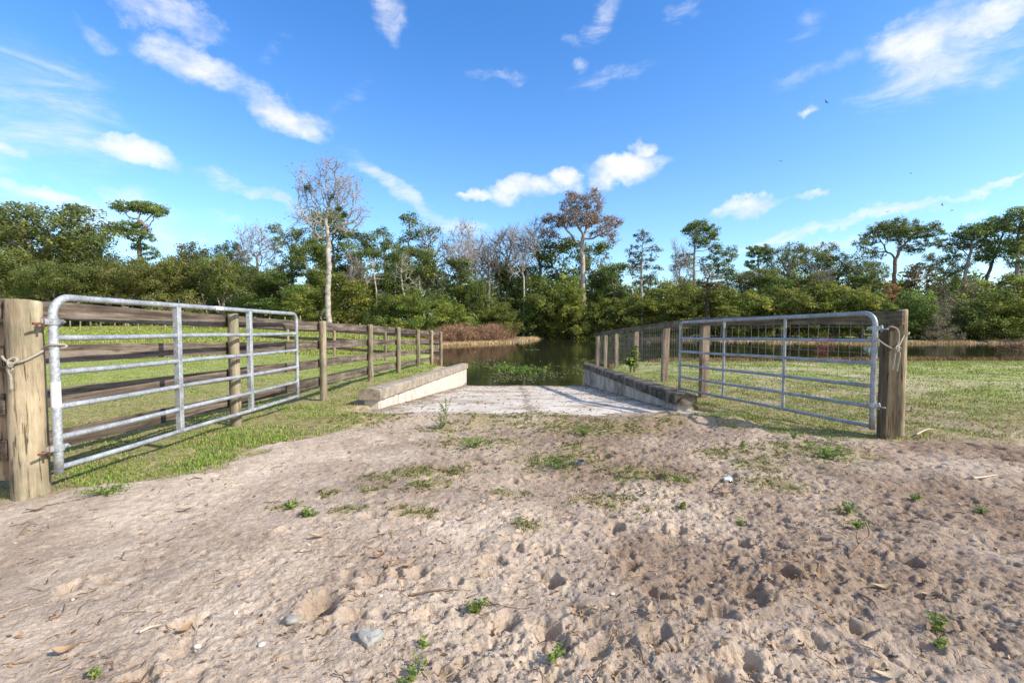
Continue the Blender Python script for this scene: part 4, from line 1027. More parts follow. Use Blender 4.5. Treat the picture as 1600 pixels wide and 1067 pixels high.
# short posts across the paddock
pm = MB(); proto = None
for i, x in enumerate([110, 125, 142, 158, 180, 197, 216, 238, 258, 280, 302, 327, 345, 375, 398, 420, 445, 470, 514, 529, 541, 555, 563, 585, 592, 600, 606, 612]):
    Y = 39. if x < 480 else 33.+(x-514)*.03
    p = P(x, 515, Y); zb = gz(p[0], Y)
    if proto is None: proto = round_post_mb(.055, 1.1, 8, 4).build('paddock_post', M['post'], None, True); o = proto
    else: o = proto.copy(); COL.objects.link(o)
    o.location = (p[0], Y, zb); o.scale.z = random.uniform(.85, 1.1); o.rotation_euler = (random.gauss(0, .03), random.gauss(0, .03), i)
    tag(o, ('short weathered post in the row across the far side of the green paddock' if x < 480 else 'short post in the close row near the pond, seen between the left fence rails'), 'post', 'posts across the far paddock' if x < 480 else 'posts near the pond seen through the fence')
# ------------------------------------------------------------------ grass
def blades(name, X, Y, L, W, pal, r, label, cat='grass', mat='grass', lean_=.5, zoff=-.003, bias=None):
    n = len(X); Z = E+surf(X, Y)+zoff
    a = r.random(n)*2*PI; d = np.stack([np.cos(a), np.sin(a), np.zeros(n)], 1)
    t = r.random(n)*2*PI; tl = np.stack([np.cos(t), np.sin(t), np.zeros(n)], 1)*(lean_*(.3+1.2*r.random(n)))[:, None]
    B = np.stack([X, Y, Z], 1); up = np.array([0, 0, 1.])
    Lc = L[:, None]; Wc = W[:, None]
    m = B+(up*.55+tl*.22)*Lc; tip = B+(up*.85+tl*.8)*Lc
    V = np.stack([B-d*Wc*.5, B+d*Wc*.5, m+d*Wc*.4, m-d*Wc*.4, tip], 1).reshape(-1, 3)
    b = np.arange(n)[:, None]*5
    q = b+np.array([[0, 1, 2, 3]]); tr = b+np.array([[3, 2, 4]])
    pal = np.asarray(pal); clump = vn(X*2.1, Y*2.1, 5)*.7+vn(X*7, Y*7, 8)*.3
    if bias is not None: clump = clump*bias
    ci = np.clip((clump+r.normal(0, .22, n))*len(pal), 0, len(pal)-1).astype(int)
    col = pal[ci]*(1+r.normal(0, .18, (n, 1)))
    o = mk(name, V, [q, tr], M[mat], col=np.clip(np.repeat(col, 5, 0), .01, 1))
    return tag(o, label, cat, kind='stuff')
GP = [(.14, .23, .04), (.18, .27, .05), (.22, .29, .06), (.28, .29, .08), (.34, .29, .12), (.40, .31, .16)]
def sample(n, a0, a1, r0, r1, r):
    A = np.radians(r.uniform(a0, a1, n)); R = np.exp(r.uniform(math.log(r0), math.log(r1), n)); return R*np.sin(A), R*np.cos(A), R
r = np.random.default_rng(55)
X, Y, R = sample(420000, -56, 56, 3.4, 38, r)
g = grassmask(X, Y); ok = (r.random(len(X)) < (.12*(g > .02)+g)*(.25+.75*ss(.35, .6, fbm(X*3, Y*3, 3, 92)))) & (pond_d(X, Y) < -.3) & ~((X > rampL(Y)-.3) & (X < rampR(Y)+.3) & (Y > 7.6))
X, Y, R = X[ok], Y[ok], R[ok]; g = g[ok]
lf_ = X < 0
hsc = np.where(lf_ & (X < np.interp(Y, LZ, LX)-.1), .8, 1.)
Lb = (.010+.022*r.random(len(X)))*(.7+1.6*vn(X*2.2, Y*2.2, 2)**2)*hsc*(1+.02*R); Wb = .0035+.0011*R
for s, nm, lab in ((lf_, 'grass', 'short green and straw coloured grass left of the ramp and in the paddock'), (~lf_, 'grass', 'patchy short green grass behind the right gate')):
    pal = [(.40, .33, .17), (.30, .31, .09), (.18, .29, .05), (.22, .34, .055), (.21, .31, .055), (.27, .33, .08), (.36, .30, .13)] if s is lf_ else [(.40, .32, .17), (.26, .30, .08), (.17, .27, .05), (.21, .31, .06), (.25, .33, .08), (.33, .30, .12), (.22, .13, .07)]
    blades(nm, X[s], Y[s], Lb[s], Wb[s], pal, r, lab, bias=ss(.25, 1., g[s]+.5*(fbm(X[s]*1.6, Y[s]*1.6, 3, 97)-.4)))
# far paddock grass
X, Y, R = sample(90000, -58, -8, 24, 62, r); ok = (X < -6) & (pond_d(X, Y) < -1); X, Y, R = X[ok], Y[ok], R[ok]
blades('grass', X, Y, .08+.08*r.random(len(X)), .02+.002*R, [(.24, .31, .06), (.30, .35, .08), (.36, .37, .11)], r, 'far sunlit paddock grass in front of the left trees')
# reeds and dry sedge round the pond
def shore_pts(n, x0, x1, far, dmin, dmax, r):
    X = r.uniform(x0, x1, n); e = np.interp(X, zf_x, zf_z) if far else np.interp(X, zn_x, zn_z)
    d = r.uniform(dmin, dmax, n); return X, (e+d if far else e-d)
X, Y = shore_pts(60000, -8, 60, True, -.7, 1.9, r); k = r.random(len(X)) < np.interp(X, [4, 8], [1, .35])*ss(.3, .5, fbm(X*.4, Y*.4, 3, 16)); X, Y = X[k], Y[k]
blades('dry_sedge', X, Y, .10+.28*r.random(len(X)), np.full(len(X), .05), [(.48, .34, .18), (.60, .45, .25), (.68, .54, .32), (.48, .32, .18)], r, 'band of straw coloured dry sedge along the far water edge', 'dry sedge', 'litter', .5)
X, Y = shore_pts(26000, -6.8, 30, False, -.5, 1.6, r); k = (X < -3.0) | (X > 3.3); X, Y = X[k], Y[k]
k = r.random(len(X)) < ss(.42, .6, fbm(X*.6, Y*.6, 3, 14)); X, Y = X[k], Y[k]
blades('dry_sedge', X, Y, .10+.28*r.random(len(X)), np.full(len(X), .03), [(.20, .11, .06), (.30, .18, .09), (.38, .24, .12), (.16, .14, .05)], r, 'rusty brown dead weeds along the near water edge', 'dead weeds', 'litter', .7)
# brown thicket
tb = MB(); tp = r.random((5200, 3)); pts = []
for u, v, w in tp:
    x = -7.5+u*8.0*(.75+.25*v); y = float(np.interp(x, zf_x, zf_z))+.9+v*4.0; pts.append((x, y, gz(x, y)))
    if len(pts) >= 5200: break
pts = np.array(pts); n = len(pts); hh = .85+1.1*vn(pts[:, 0]*1.6, pts[:, 1]*.8, 9)*(.5+.5*ss(-7.6, -5.5, pts[:, 0]))
S = np.arange(n); dd = r.normal(0, .35, (n, 3)); dd[:, 2] = 1; dd /= np.linalg.norm(dd, axis=1, keepdims=True)
ends = pts+dd*(hh*(.6+.5*r.random(n)))[:, None]
PP = np.concatenate([pts, ends]); pr_ = np.concatenate([np.zeros(n, int), np.arange(n)])
U, W = frames(ends-pts); an = np.arange(3)*2*PI/3
o_ = U[:, None]*np.cos(an)[None, :, None]+W[:, None]*np.sin(an)[None, :, None]
V = np.concatenate([pts[:, None]+o_*.014, ends[:, None]+o_*.007], 1).reshape(-1, 3); b = np.arange(n)[:, None]*6; j = np.arange(3)[None]
cc = np.array([(.26, .14, .10), (.32, .18, .12), (.21, .12, .09), (.36, .23, .15)])
tb.add(V, [np.stack([b+j, b+(j+1) % 3, b+3+(j+1) % 3, b+3+j], -1).reshape(-1, 4)], cc[np.repeat(r.integers(0, 4, n), 6)])
leaves(tb, pts+(ends-pts)*(.35+.65*r.random((n, 1))), 9, .22, .10, [(.24, .13, .08), (.31, .18, .11), (.19, .12, .075), (.38, .26, .16), (.27, .22, .11)], r, 1., 0)
tag(tb.build('thicket', M['litter']), 'reddish brown leafless thicket on the far left shore of the pond', 'thicket', kind='stuff')
# red bush out in the water behind the gate, and grey one
for (x, yb, ht, wd, Y, pal, lab) in ((1288, 552, 1.25, .8, 33., [(.30, .13, .08), (.24, .10, .07)], 'small red brown bush standing in the pond, seen through the right gate'), (1590, 545, .9, 2.6, 36., [(.22, .13, .10), (.28, .17, .12)], 'low red brown scrub in the water at the right edge')):
    m = MB(); p = P(x, 540, Y); C = p*[1, 1, 0]+np.stack([r.normal(0, wd*.35, 70), r.normal(0, .3, 70), WATER+ht*r.random(70)**1.2], 1)
    leaves(m, C, 14, .16, .08, pal, r, 1, 0)
    for c in C[::2]: tube(m, [(p[0]+(c[0]-p[0])*.3, Y, WATER-.2), tuple(c)], [.01, .005], 4, False, pal[1])
    tag(m.build('dead_bush', M['litter']), lab, 'bush')
# floating pond weed
def pond_weed():
    n = 60000; X = r.uniform(-9, 9, n); Y = np.exp(r.uniform(math.log(17), math.log(44), n))
    k = (pond_d(X, Y) > .3) | ((X > rampL(18)) & (X < rampR(18)) & (Y > 16.9) & (Y < 20)); X, Y = X[k], Y[k]
    m = fbm(X*.35, Y*.22, 4, 15); dens = .7*ss(.55, .72, m+.10*ss(34, 22, Y)-.16*ss(19.5, 17.5, Y)-.10*ss(2, 6, X)-.2*ss(32, 40, Y))
    k = r.random(len(X)) < dens; X, Y = X[k], Y[k]; n = len(X)
    s = .02+.045*r.random(n)**2; a = r.random(n)*2*PI; Z = WATER+.004+.02*r.random(n)**3
    u = np.stack([np.cos(a), np.sin(a), r.normal(0, .18, n)], 1)*s[:, None]; v = np.stack([-np.sin(a), np.cos(a), r.normal(0, .18, n)], 1)*s[:, None]*.7
    c = np.stack([X, Y, Z], 1); V = np.stack([c-u, c-v, c+u, c+v], 1).reshape(-1, 3)
    red = (Y > 20) & (fbm(X*.6, Y*.4, 3, 19) > .52) & (X < -1)
    pal = np.array([(.09, .12, .04), (.13, .15, .05), (.18, .18, .07), (.22, .19, .10)]); pr2 = np.array([(.28, .17, .10), (.22, .13, .08), (.33, .23, .14), (.17, .14, .07)])
    i = r.integers(0, 4, n); col = np.where(red[:, None], pr2[i], pal[i])
    tag(mk('pond_weed', V, [np.arange(n*4).reshape(-1, 4)], M['litter'], col=np.repeat(col, 4, 0)), 'green and brown weed floating on the pond beyond the ramp', 'pond weed', kind='stuff')
    # emergent green tuft
    m = MB(); p = P(810, 578, 22.5); C = np.stack([p[0]+r.normal(0, .7, 120), 22.3+r.normal(0, .9, 120), np.full(120, WATER+.03)], 1)
    leaves(m, C, 10, .12, .11, [(.17, .27, .04), (.22, .32, .06), (.13, .22, .04)], r, .6, .2)
    tag(m.build('water_plant', M['leaf']), 'bright green leafy water plants floating in the middle of the pond end', 'water plants', kind='stuff')
pond_weed()
# ------------------------------------------------------------------ weeds in the sand
GREEN = [(.19, .29, .06), (.25, .35, .08), (.15, .23, .05), (.32, .36, .11)]
m = MB(); C = []
for (x, y, q) in PW:
    n = int(60*(q/.12)**1.6); n = min(n, 420)
    xs = x+r.normal(0, q*.75, n)*1.2; ys = y+r.normal(0, q*.6, n)
    pm_ = fbm(xs*9, ys*9, 3, 78); k = pm_ > .47; xs, ys = xs[k], ys[k]
    C.append(np.stack([xs, ys, E+surf(xs, ys)+.008], 1))
C = np.concatenate(C); leaves(m, C, 7, .024, .018, GREEN+[(.28, .22, .09), (.24, .16, .08), (.33, .25, .12)], r, .5, .6)
tag(m.build('ground_cover', M['leaf']), 'scattered green mats of low weeds creeping over the sand', 'ground cover', kind='stuff')
X, Y, R = sample(60000, -50, 50, 2.6, 7.5, r); pm_ = patchmask(X, Y); k = r.random(len(X)) < pm_*.5; X, Y, R = X[k], Y[k], R[k]
blades('grass', X, Y, .012+.028*r.random(len(X)), .004+.0006*R, GP+[(.30, .19, .09), (.22, .14, .07)], r, 'sparse tufts of grass between the sand and the ramp')
def weed(x, y, h, w, n, label, tall=False, flower=False):
    h *= .62; w *= 1.1; p = hit(x, y); z = gz(p[0], p[1]); m = MB(); rt = empty('weed', (p[0], p[1], z)); tag(rt, label, 'weed', 'small weeds in the sand')
    st = MB(); tips = []
    for i in range(n):
        a = r.uniform(0, 2*PI); q = w*r.uniform(.2, 1)/2; hh_ = h*r.uniform(.45, 1)*(1.3-.6*q/(w/2)*0)
        e = (p[0]+q*math.cos(a), p[1]+q*math.sin(a), z+hh_); mid = (p[0]+.45*q*math.cos(a), p[1]+.45*q*math.sin(a), z+hh_*.6)
        c = spline([(p[0], p[1], z-.01), mid, e], 7); tube(st, c, np.linspace(.0022, .0012, 7)*(1+h*2), 4, False); tips += list(c[2:])
    st.build('stem', M['stemg'], rt)
    leaves(m, tips, 4, .014+.02*h, .015+.025*h, GREEN, r, .8, .4); m.build('leaves', M['leaf'], rt)
    if flower:
        f = MB(); leaves(f, [t for t in tips if t[2] > z+h*.72], 3, .02, .022, [(.62, .55, .10), (.7, .65, .25)], r); f.build('flowers', M['leaf'], rt)
    return rt
M['stemg'] = plain('green_stem', (.14, .2, .06), .8)
for w_ in [(742, 948, .05, .12, 14, 'bright green three lobed weed cluster in the bare sand below the middle'), (662, 1003, .04, .05, 5, 'tiny green seedling in the foreground right of the flat grey stone'),
           (482, 808, .05, .12, 10, 'small green weed in the sand, on the left of the front row of patches'), (456, 792, .06, .13, 12, 'grey green weed up and left of the small green one'), (1325, 798, .12, .09, 7, 'upright weed in the sand in front of the right gate'),
           (1340, 822, .06, .08, 6, 'low weed just below the upright one near the right gate'), (1463, 985, .12, .08, 7, 'tall thin weed in the bottom right sand'), (1468, 1010, .04, .05, 4, 'weed sprig at the foot of the tall thin weed'),
           (740, 702, .10, .40, 26, 'broad leafy weed mat edge in front of the ramp'), (690, 668, .26, .22, 12, 'tall yellow green weed standing before the ramp, left of the middle'), (872, 725, .09, .45, 30, 'dense dark green weed clump left of the dark plastic piece'),
           (915, 682, .13, .3, 20, 'bushy bright weed close to the ramp edge right of the middle'), (1290, 715, .16, .40, 30, 'largest leafy weed clump in front of the right gate'), (1240, 690, .14, .12, 8, 'narrow weed stalk left of the largest clump by the right gate'),
           (1158, 815, .05, .06, 5, 'small weed right of centre, level with the upright one'), (165, 778, .07, .30, 26, 'blue green creeping weed at the foot of the thick gate post grass'), (1065, 792, .06, .06, 6, 'stubby little weed left of the plastic cup path'),
           (1160, 700, .08, .10, 8, 'pale weed at the edge of the ramp shadow'), (150, 1063, .05, .05, 3, 'grass sprig at the bottom left border'), (650, 1055, .04, .15, 6, 'flat sprawling grass weed at the bottom border'), (860, 1030, .05, .10, 6, 'thin grass tuft near the bottom middle'),
           (1425, 780, .05, .1, 8, 'scruffy weed right of the upright one, below the slim post'), (1535, 800, .05, .08, 7, 'small weed towards the right edge of the sand')]:
    weed(*w_[:5], w_[5], tall=w_[2] > .1)
# yellow flowering weed and the leafy plant in the wire fence
weed(697, 655, .33, .2, 6, 'spindly yellow flowering weed standing on the ramp edge', True, True)
pl = hit(988, 582); rt = empty('climbing_plant', (3.30, 13.4, gz(3.3, 13.4))); tag(rt, 'leafy green plant growing against the wire fence beside a post', 'plant')
m = MB(); st = MB(); z = gz(3.3, 13.4); tips = []
for i in range(14):
    a = r.uniform(0, 2*PI); q = r.uniform(.05, .3); e = (3.3+q*math.cos(a), 13.4+q*math.sin(a), z+r.uniform(.2, .85)-q*.5)
    c = spline([(3.3, 13.4, z-.05), (3.3+.3*q*math.cos(a), 13.4+.3*q*math.sin(a), z+.3), e], 8); tube(st, c, .008, 5, False); tips += list(c[3:])
st.build('stem', M['stemg'], rt); leaves(m, tips, 9, .11, .09, MID, r); m.build('leaves', M['leaf'], rt)
# ------------------------------------------------------------------ litter
X, Y, R = sample(24000, -56, 56, 1.4, 16, r)
k = r.random(len(X)) < (.35+.65*ss(-2, 2, X)); k &= ~((X > rampL(Y)) & (X < rampR(Y)) & (Y > 7)); X, Y, R = X[k], Y[k], R[k]
n = len(X); Z = E+surf(X, Y)+.006; s = (.003+.013*r.random(n)**3)*(1+.06*R); a = r.random(n)*2*PI; asp = r.uniform(.10, .5, n)
u = np.stack([np.cos(a), np.sin(a), r.normal(0, .35, n)], 1)*s[:, None]; v = np.stack([-np.sin(a), np.cos(a), r.normal(0, .4, n)], 1)*(s*asp)[:, None]
c = np.stack([X, Y, Z], 1); V = np.stack([c-u, c-v+[0, 0, .004], c+u, c+v], 1).reshape(-1, 3)
pal = np.array([(.22, .13, .075), (.14, .085, .05), (.34, .22, .12), (.45, .33, .2), (.10, .07, .05)])
tag(mk('leaf_litter', V, [np.arange(n*4).reshape(-1, 4)], M['litter'], col=np.repeat(pal[r.integers(0, 5, n)], 4, 0)), 'scraps of dry leaf and bark strewn over the sand', 'leaf litter', kind='stuff')
m = MB()   # fine twigs and roots
for i in range(900):
    X, Y, R = sample(1, -54, 56, 1.5, 9, r); x, y = X[0], Y[0]
    if (rampL(y)-.1 < x < rampR(y)+.1) and y > 6.6: continue
    L = r.uniform(.02, .11); a = r.uniform(0, PI); xs = x+np.linspace(-.5, .5, 5)*L*math.cos(a)+r.normal(0, L*.05, 5); ys = y+np.linspace(-.5, .5, 5)*L*math.sin(a)+r.normal(0, L*.05, 5)
    zs = E+surf(xs, ys)+.003+r.uniform(0, .008, 5); tube(m, np.stack([xs, ys, zs], 1), r.uniform(.0008, .0024), 4, False, pal[r.integers(0, 5)])
tag(m.build('fine_twigs', M['litter']), 'fine dead twigs and roots lying in the sand', 'twigs', kind='stuff')
X, Y, R = sample(500, -56, 56, 1.4, 8, r); m = MB()
ico = np.array([(1, 0, 0), (-1, 0, 0), (0, 1, 0), (0, -1, 0), (0, 0, .7), (0, 0, -.7), (.6, .6, .3), (-.6, .6, .3), (.6, -.6, .3), (-.6, -.6, .3)], float)
fc = [(4, 0, 6), (4, 6, 2), (4, 2, 7), (4, 7, 1), (4, 1, 9), (4, 9, 3), (4, 3, 8), (4, 8, 0), (5, 6, 0), (5, 2, 6), (5, 7, 2), (5, 1, 7), (5, 9, 1), (5, 3, 9), (5, 8, 3), (5, 0, 8)]
H = surf(X, Y)
for x, y, h in zip(X, Y, H):
    s = r.uniform(.003, .009); m.add(ico*s*r.uniform(.7, 1.3, (10, 3))+(x, y, E+h+s*.3), [fc], [(.42, .36, .29), (.32, .26, .21), (.5, .43, .35), (.26, .2, .15)][r.integers(0, 4)])
tag(m.build('gravel', M['litter']), 'tiny pebbles and sand clods scattered over the sand', 'gravel', kind='stuff')
# ramp debris and centre joint leaves
X = r.uniform(-2.2, 2.7, 9000); Y = r.uniform(6.3, 16.9, 9000)
wj = np.exp(-((X-.28-.02*(Y-8))/.09)**2); we = ss(.7, 0, X-rampL(Y))+ss(.9, 0, rampR(Y)-X); bnd = .75*ss(.56, .66, fbm(X*.9, Y*2.6, 4, 83)); wf_ = ss(1.2, 0, 16.9-Y)*.6
k = (r.random(9000) < .12+wj*.8+we*.45+bnd*.5+wf_*.5) & (X > rampL(Y)+.02) & (X < rampR(Y)-.02); X, Y = X[k], Y[k]; n = len(X)
s = .012+.03*r.random(n)**2; a = r.random(n)*2*PI; Z = np.maximum(E+surf(X, Y), E+rampz(Y)+(fbm(X*1.5, Y*1.5, 3, 71)-.5)*.025)+.006
u = np.stack([np.cos(a), np.sin(a), r.normal(0, .2, n)], 1)*s[:, None]; v = np.stack([-np.sin(a), np.cos(a), r.normal(0, .3, n)], 1)*(s*.45)[:, None]; c = np.stack([X, Y, Z], 1)
tag(mk('leaf_litter', np.stack([c-u, c-v, c+u, c+v], 1).reshape(-1, 3), [np.arange(n*4).reshape(-1, 4)], M['litter'], col=np.repeat(np.array([(.2, .12, .07), (.13, .09, .05), (.28, .19, .1), (.1, .09, .04)])[r.integers(0, 4, n)], 4, 0)), 'brown leaf crumbs lying on the concrete ramp and its centre joint', 'leaf litter', kind='stuff')
# notable single things
def rock(x, y, a, b, h, mat, label, cat, name, rot=0, sub=3, sink=.3):
    import bmesh
    p = hit(x, y); bm = bmesh.new(); bmesh.ops.create_icosphere(bm, subdivisions=sub, radius=1)
    for v in bm.verts:
        c = v.co; n1 = float(fbm(np.array([c.x*1.4+x]), np.array([c.y*1.4+c.z*2.]), 3, 5)[0])-.5
        f = 1+n1*.5; v.co = Vector((c.x*a*f, c.y*b*f, max(-.5, min(.75, c.z))*h*(1+n1*.4)))
    me = bpy.data.meshes.new(name); bm.to_mesh(me); bm.free(); me.materials.append(M[mat])
    for q in me.polygons: q.use_smooth = True
    o = bpy.data.objects.new(name, me); COL.objects.link(o); o.location = (p[0], p[1], gz(p[0], p[1])+h*sink); o.rotation_euler = (.05, .08, rot)
    return tag(o, label, cat)
def slab_stone():
    p = hit(578, 999); out = [(-.052, .012), (-.047, .034), (-.012, .043), (.03, .038), (.05, .018), (.034, -.012), (.018, -.036), (.004, -.044), (-.02, -.028), (-.042, -.008)]
    m = MB(); V = []; k = len(out)
    for (sc_, h) in ((1.0, -.01), (1.03, .010), (.97, .017), (.80, .021), (.4, .0225)):
        for i, (a, b) in enumerate(out): V.append((a*sc_, b*sc_, h+.0016*math.sin(i*2.3)+.002*math.cos(i*sc_*5)))
    m.add(V, [[[i*k+j, i*k+(j+1) % k, (i+1)*k+(j+1) % k, (i+1)*k+j] for i in range(4) for j in range(k)], [[4*k+j for j in range(k)]]])
    o = m.build('flat_stone', M['stone'], None, False); o.location = (p[0], p[1], gz(p[0], p[1])+.008); o.rotation_euler = (.16, .05, 0)
    tag(o, 'flat grey stone lying in the foreground sand', 'stone')
slab_stone()
rock(457, 975, .03, .028, .014, 'stone', 'small dull grey stone half sunk beside the deep hoof hole', 'stone', 'small_stone', 1.)
for i, (x, y, s, l) in enumerate([(308, 1010, .014, 'white pebble directly left of the flat grey stone'), (409, 1010, .014, 'rounded white pebble halfway between the bottom left pebble and the grey stone'), (368, 955, .012, 'pale pebble in the left foreground above the two white ones'),
         (957, 930, .011, 'white pebble in the sand right of the green weed cluster'), (595, 929, .009, 'small white pebble above the flat grey stone'), (114, 935, .008, 'small white pebble in the left sand'), (483, 853, .010, 'white pebble beside the curled dry leaf'), (708, 832, .009, 'tiny white pebble in the middle of the sand')]):
    rock(x, y, s, s*.75, s*.6, 'pebble', l, 'pebble', 'pebble', i, 2, .5)
def leafthing(x, y, L, w, rot, col, label, name='dry_leaf'):
    p = hit(x, y); z = gz(p[0], p[1])+.014; m = MB(); n = 8; V = []
    for i in range(n+1):
        t = i/n; ww = w*math.sin(PI*min(.98, t*.96+.02))**.8
        for sgn in (-1, 0, 1): 
            lx = (t-.5)*L; ly = sgn*ww/2; lz = .02*L*math.sin(t*9)+(abs(sgn)*.25*w)+.12*L*(t-.5)**2*4
            V.append((p[0]+lx*math.cos(rot)-ly*math.sin(rot), p[1]+lx*math.sin(rot)+ly*math.cos(rot), z+lz))
    q = [[i*3+j, i*3+j+1, i*3+j+4, i*3+j+3] for i in range(n) for j in range(2)]
    m.add(V, [q], tuple(t*.72 for t in col)); tag(m.build(name, M['litter'], None, True), label, 'leaf', 'single dry leaves on the sand')
for a_ in [(500, 845, .10, .035, .3, (.62, .46, .28), 'curled pale tan leaf left of the middle'), (640, 885, .09, .035, .9, (.52, .36, .22), 'tan leaf standing beside a hoof hole in the middle'), (592, 872, .06, .03, .2, (.42, .2, .1), 'reddish leaf by the churned spot in the middle'),
           (100, 1022, .07, .04, .2, (.55, .38, .23), 'light brown leaf in the bottom left corner'), (290, 990, .06, .04, 1.2, (.5, .34, .2), 'folded brown leaf near the left white pebbles'), (58, 803, .10, .04, .8, (.5, .38, .25), 'long pale leaf below the thick gate post'),
           (288, 800, .08, .03, .1, (.42, .28, .16), 'arched brown leaf in the smooth sand on the left'), (1380, 918, .09, .035, .0, (.62, .48, .30), 'flat tan leaf right of the big hoof holes'), (1390, 1060, .11, .03, -.1, (.66, .54, .38), 'pale bark strip at the bottom right border'),
           (1376, 1040, .05, .03, .5, (.55, .42, .27), 'small pale leaf just above the bark strip'), (1020, 965, .08, .04, 1.3, (.55, .42, .28), 'upright pale leaf in the middle foreground'), (1135, 768, .14, .03, -.1, (.4, .25, .13), 'long brown leaf below the clear cup'),
           (1118, 765, .05, .03, .7, (.62, .42, .22), 'orange tan leaf below left of the clear cup'), (1450, 930, .07, .03, .2, (.5, .38, .26), 'brown leaf towards the right in the churned sand'), (725, 812, .09, .02, 0, (.5, .32, .2), 'thin brown leaf above the middle of the sand')]: leafthing(*a_)
def stick(pts, rad, mat, label, name='stick'):
    V = []
    for (x, y, dz) in pts: p = hit(x, y); V.append((p[0], p[1], gz(p[0], p[1])+dz))
    m = MB(); c = spline(V, 18); tube(m, c, np.linspace(rad, rad*.5, 18), 6); return tag(m.build(name, M[mat], None, True), label, 'stick', 'sticks on the ground')
stick([(640, 925, .01), (690, 920, .012), (735, 916, .01)], .005, 'stick', 'long reddish brown twig lying in the middle of the sand')
stick([(218, 992, .012), (236, 984, .014), (252, 980, .012)], .006, 'palestick', 'straight pale stick in the left foreground')
stick([(78, 970, .01), (98, 962, .015), (110, 945, .03)], .004, 'stick', 'thin bent twig in the far left foreground')
stick([(1325, 875, .0), (1345, 868, .05), (1358, 862, .10), (1352, 856, .13)], .008, 'stick', 'dark crooked root sticking up in the right sand')
stick([(1342, 868, .04), (1338, 860, .07), (1343, 855, .09)], .005, 'stick', 'short dark prong beside the crooked root')
stick([(1520, 752, .015), (1540, 746, .02), (1556, 742, .015)], .009, 'palestick', 'whitish stick on the sand near the right edge')
stick([(1340, 930, .008), (1362, 942, .012), (1372, 955, .01)], .006, 'stick', 'brown root lying right of the hoof holes')
stick([(1432, 682, .03), (1450, 677, .05), (1465, 677, .03)], .010, 'palestick', 'pale branch in the grass right of the slim post')
stick([(30, 843, .0), (45, 826, .01), (60, 828, .02)], .005, 'stick', 'small dark twig in the left sand below the post leaf')
stick([(600, 900, .0), (612, 888, .02), (630, 880, .02)], .004, 'stick', 'thin twig beside the tan standing leaf')
# clear crumpled cup
def cup():
    p = hit(1137, 746); z = gz(p[0], p[1])+.018; m = MB(); k = 22; n = 14; V = []
    for i in range(n):
        t = i/(n-1); rr_ = .022+.009*t
        if i == n-1: rr_ += .003
        for j in range(k):
            a = 2*PI*j/k; q = rr_*(1+.30*(float(vn(np.array([math.cos(a)*2.2+t*3]), np.array([math.sin(a)*2.2+t*2]), 4)[0])-.5))
            V.append((p[0]+(t-.5)*.065, p[1]+q*math.cos(a)+.01*t, z+q*math.sin(a)*.72))
    q = [[i*k+j, i*k+(j+1) % k, (i+1)*k+(j+1) % k, (i+1)*k+j] for i in range(n-1) for j in range(k)]
    m.add(V, [q, [list(range(k))]]); tag(m.build('plastic_cup', M['cup']), 'crumpled clear plastic cup lying on the sand right of the middle', 'cup')
cup()
def cap_piece():
    p = hit(905, 724); z = gz(p[0], p[1]); m = MB()
    pr_ = [(.055, -.01), (.052, .028), (.046, .034), (.040, .028), (.038, .012), (.001, .010)]; k = 20; V = []
    for (a, h) in pr_:
        for j in range(k): t = 2*PI*j/k; V.append((p[0]+a*math.cos(t), p[1]+a*math.sin(t), z+h+.35*a*math.cos(t)*.3))
    m.add(V, [[[i*k+j, i*k+(j+1) % k, (i+1)*k+(j+1) % k, (i+1)*k+j] for i in range(len(pr_)-1) for j in range(k)]])
    tag(m.build('plastic_ring', M['plastic'], None, True), 'dark grey round plastic piece beside the dense weed clump', 'plastic piece')
cap_piece()
# ------------------------------------------------------------------ birds
def bird(x, y, D, roll, yaw, label, span=1.7):
    m = MB(); V = []; S = [(-1, -.12, .10), (-.72, .02, .16), (-.38, .10, .10), (-.09, .03, 0)]
    st = [(-1.0, -.16, .02, .16), (-.75, .0, .14, .15), (-.4, .1, .22, .09), (-.08, .05, .26, .02), (.08, .05, .26, .02), (.4, .1, .22, .09), (.75, .0, .14, .15), (1.0, -.16, .02, .16)]
    for (sx, yb, ch_, z) in st:
        for (yy, zz) in ((yb+.02, z), (yb-ch_-.02, z), (yb-ch_*.5, z-.018), (yb-ch_*.5, z+.018)): V.append((sx*span/2, yy*span/2, zz*span/2))
    q = []
    for i in range(7):
        for a, b in ((0, 3), (3, 1), (1, 2), (2, 0)): q.append([i*4+a, (i+1)*4+a, (i+1)*4+b, i*4+b])
    m.add(V, [q, [[0, 3, 1, 2], [28, 30, 29, 31]]])
    tube(m, spline([(0, .42*span/2, .02), (0, .3*span/2, .03), (0, .05, 0), (0, -.3*span/2, 0), (0, -.5*span/2, .0)], 12), [.02, .045, .055, .075, .085, .09, .09, .08, .07, .05, .05, .03], 8)
    o = m.build('soaring_bird', M['bird'], None, False); p = P(x, y, D); o.location = p; o.rotation_euler = (.15, roll, yaw)
    tag(o, label, 'bird', 'birds soaring over the trees')
bird(1291, 160, 125, .5, .4, 'largest soaring dark bird, highest over the trees'); bird(1220, 252, 150, .1, .1, 'soaring bird seen edge on, left of the others'); bird(1423, 271, 260, .4, 1., 'tiny bird alone above the umbrella pine')
bird(1387, 331, 210, .3, 2., 'tiny bird just above the umbrella pine crown'); bird(1472, 320, 170, .7, .7, 'left bird of the close pair above the right pines'); bird(1487, 329, 190, .2, 1.6, 'right bird of the close pair above the right pines')
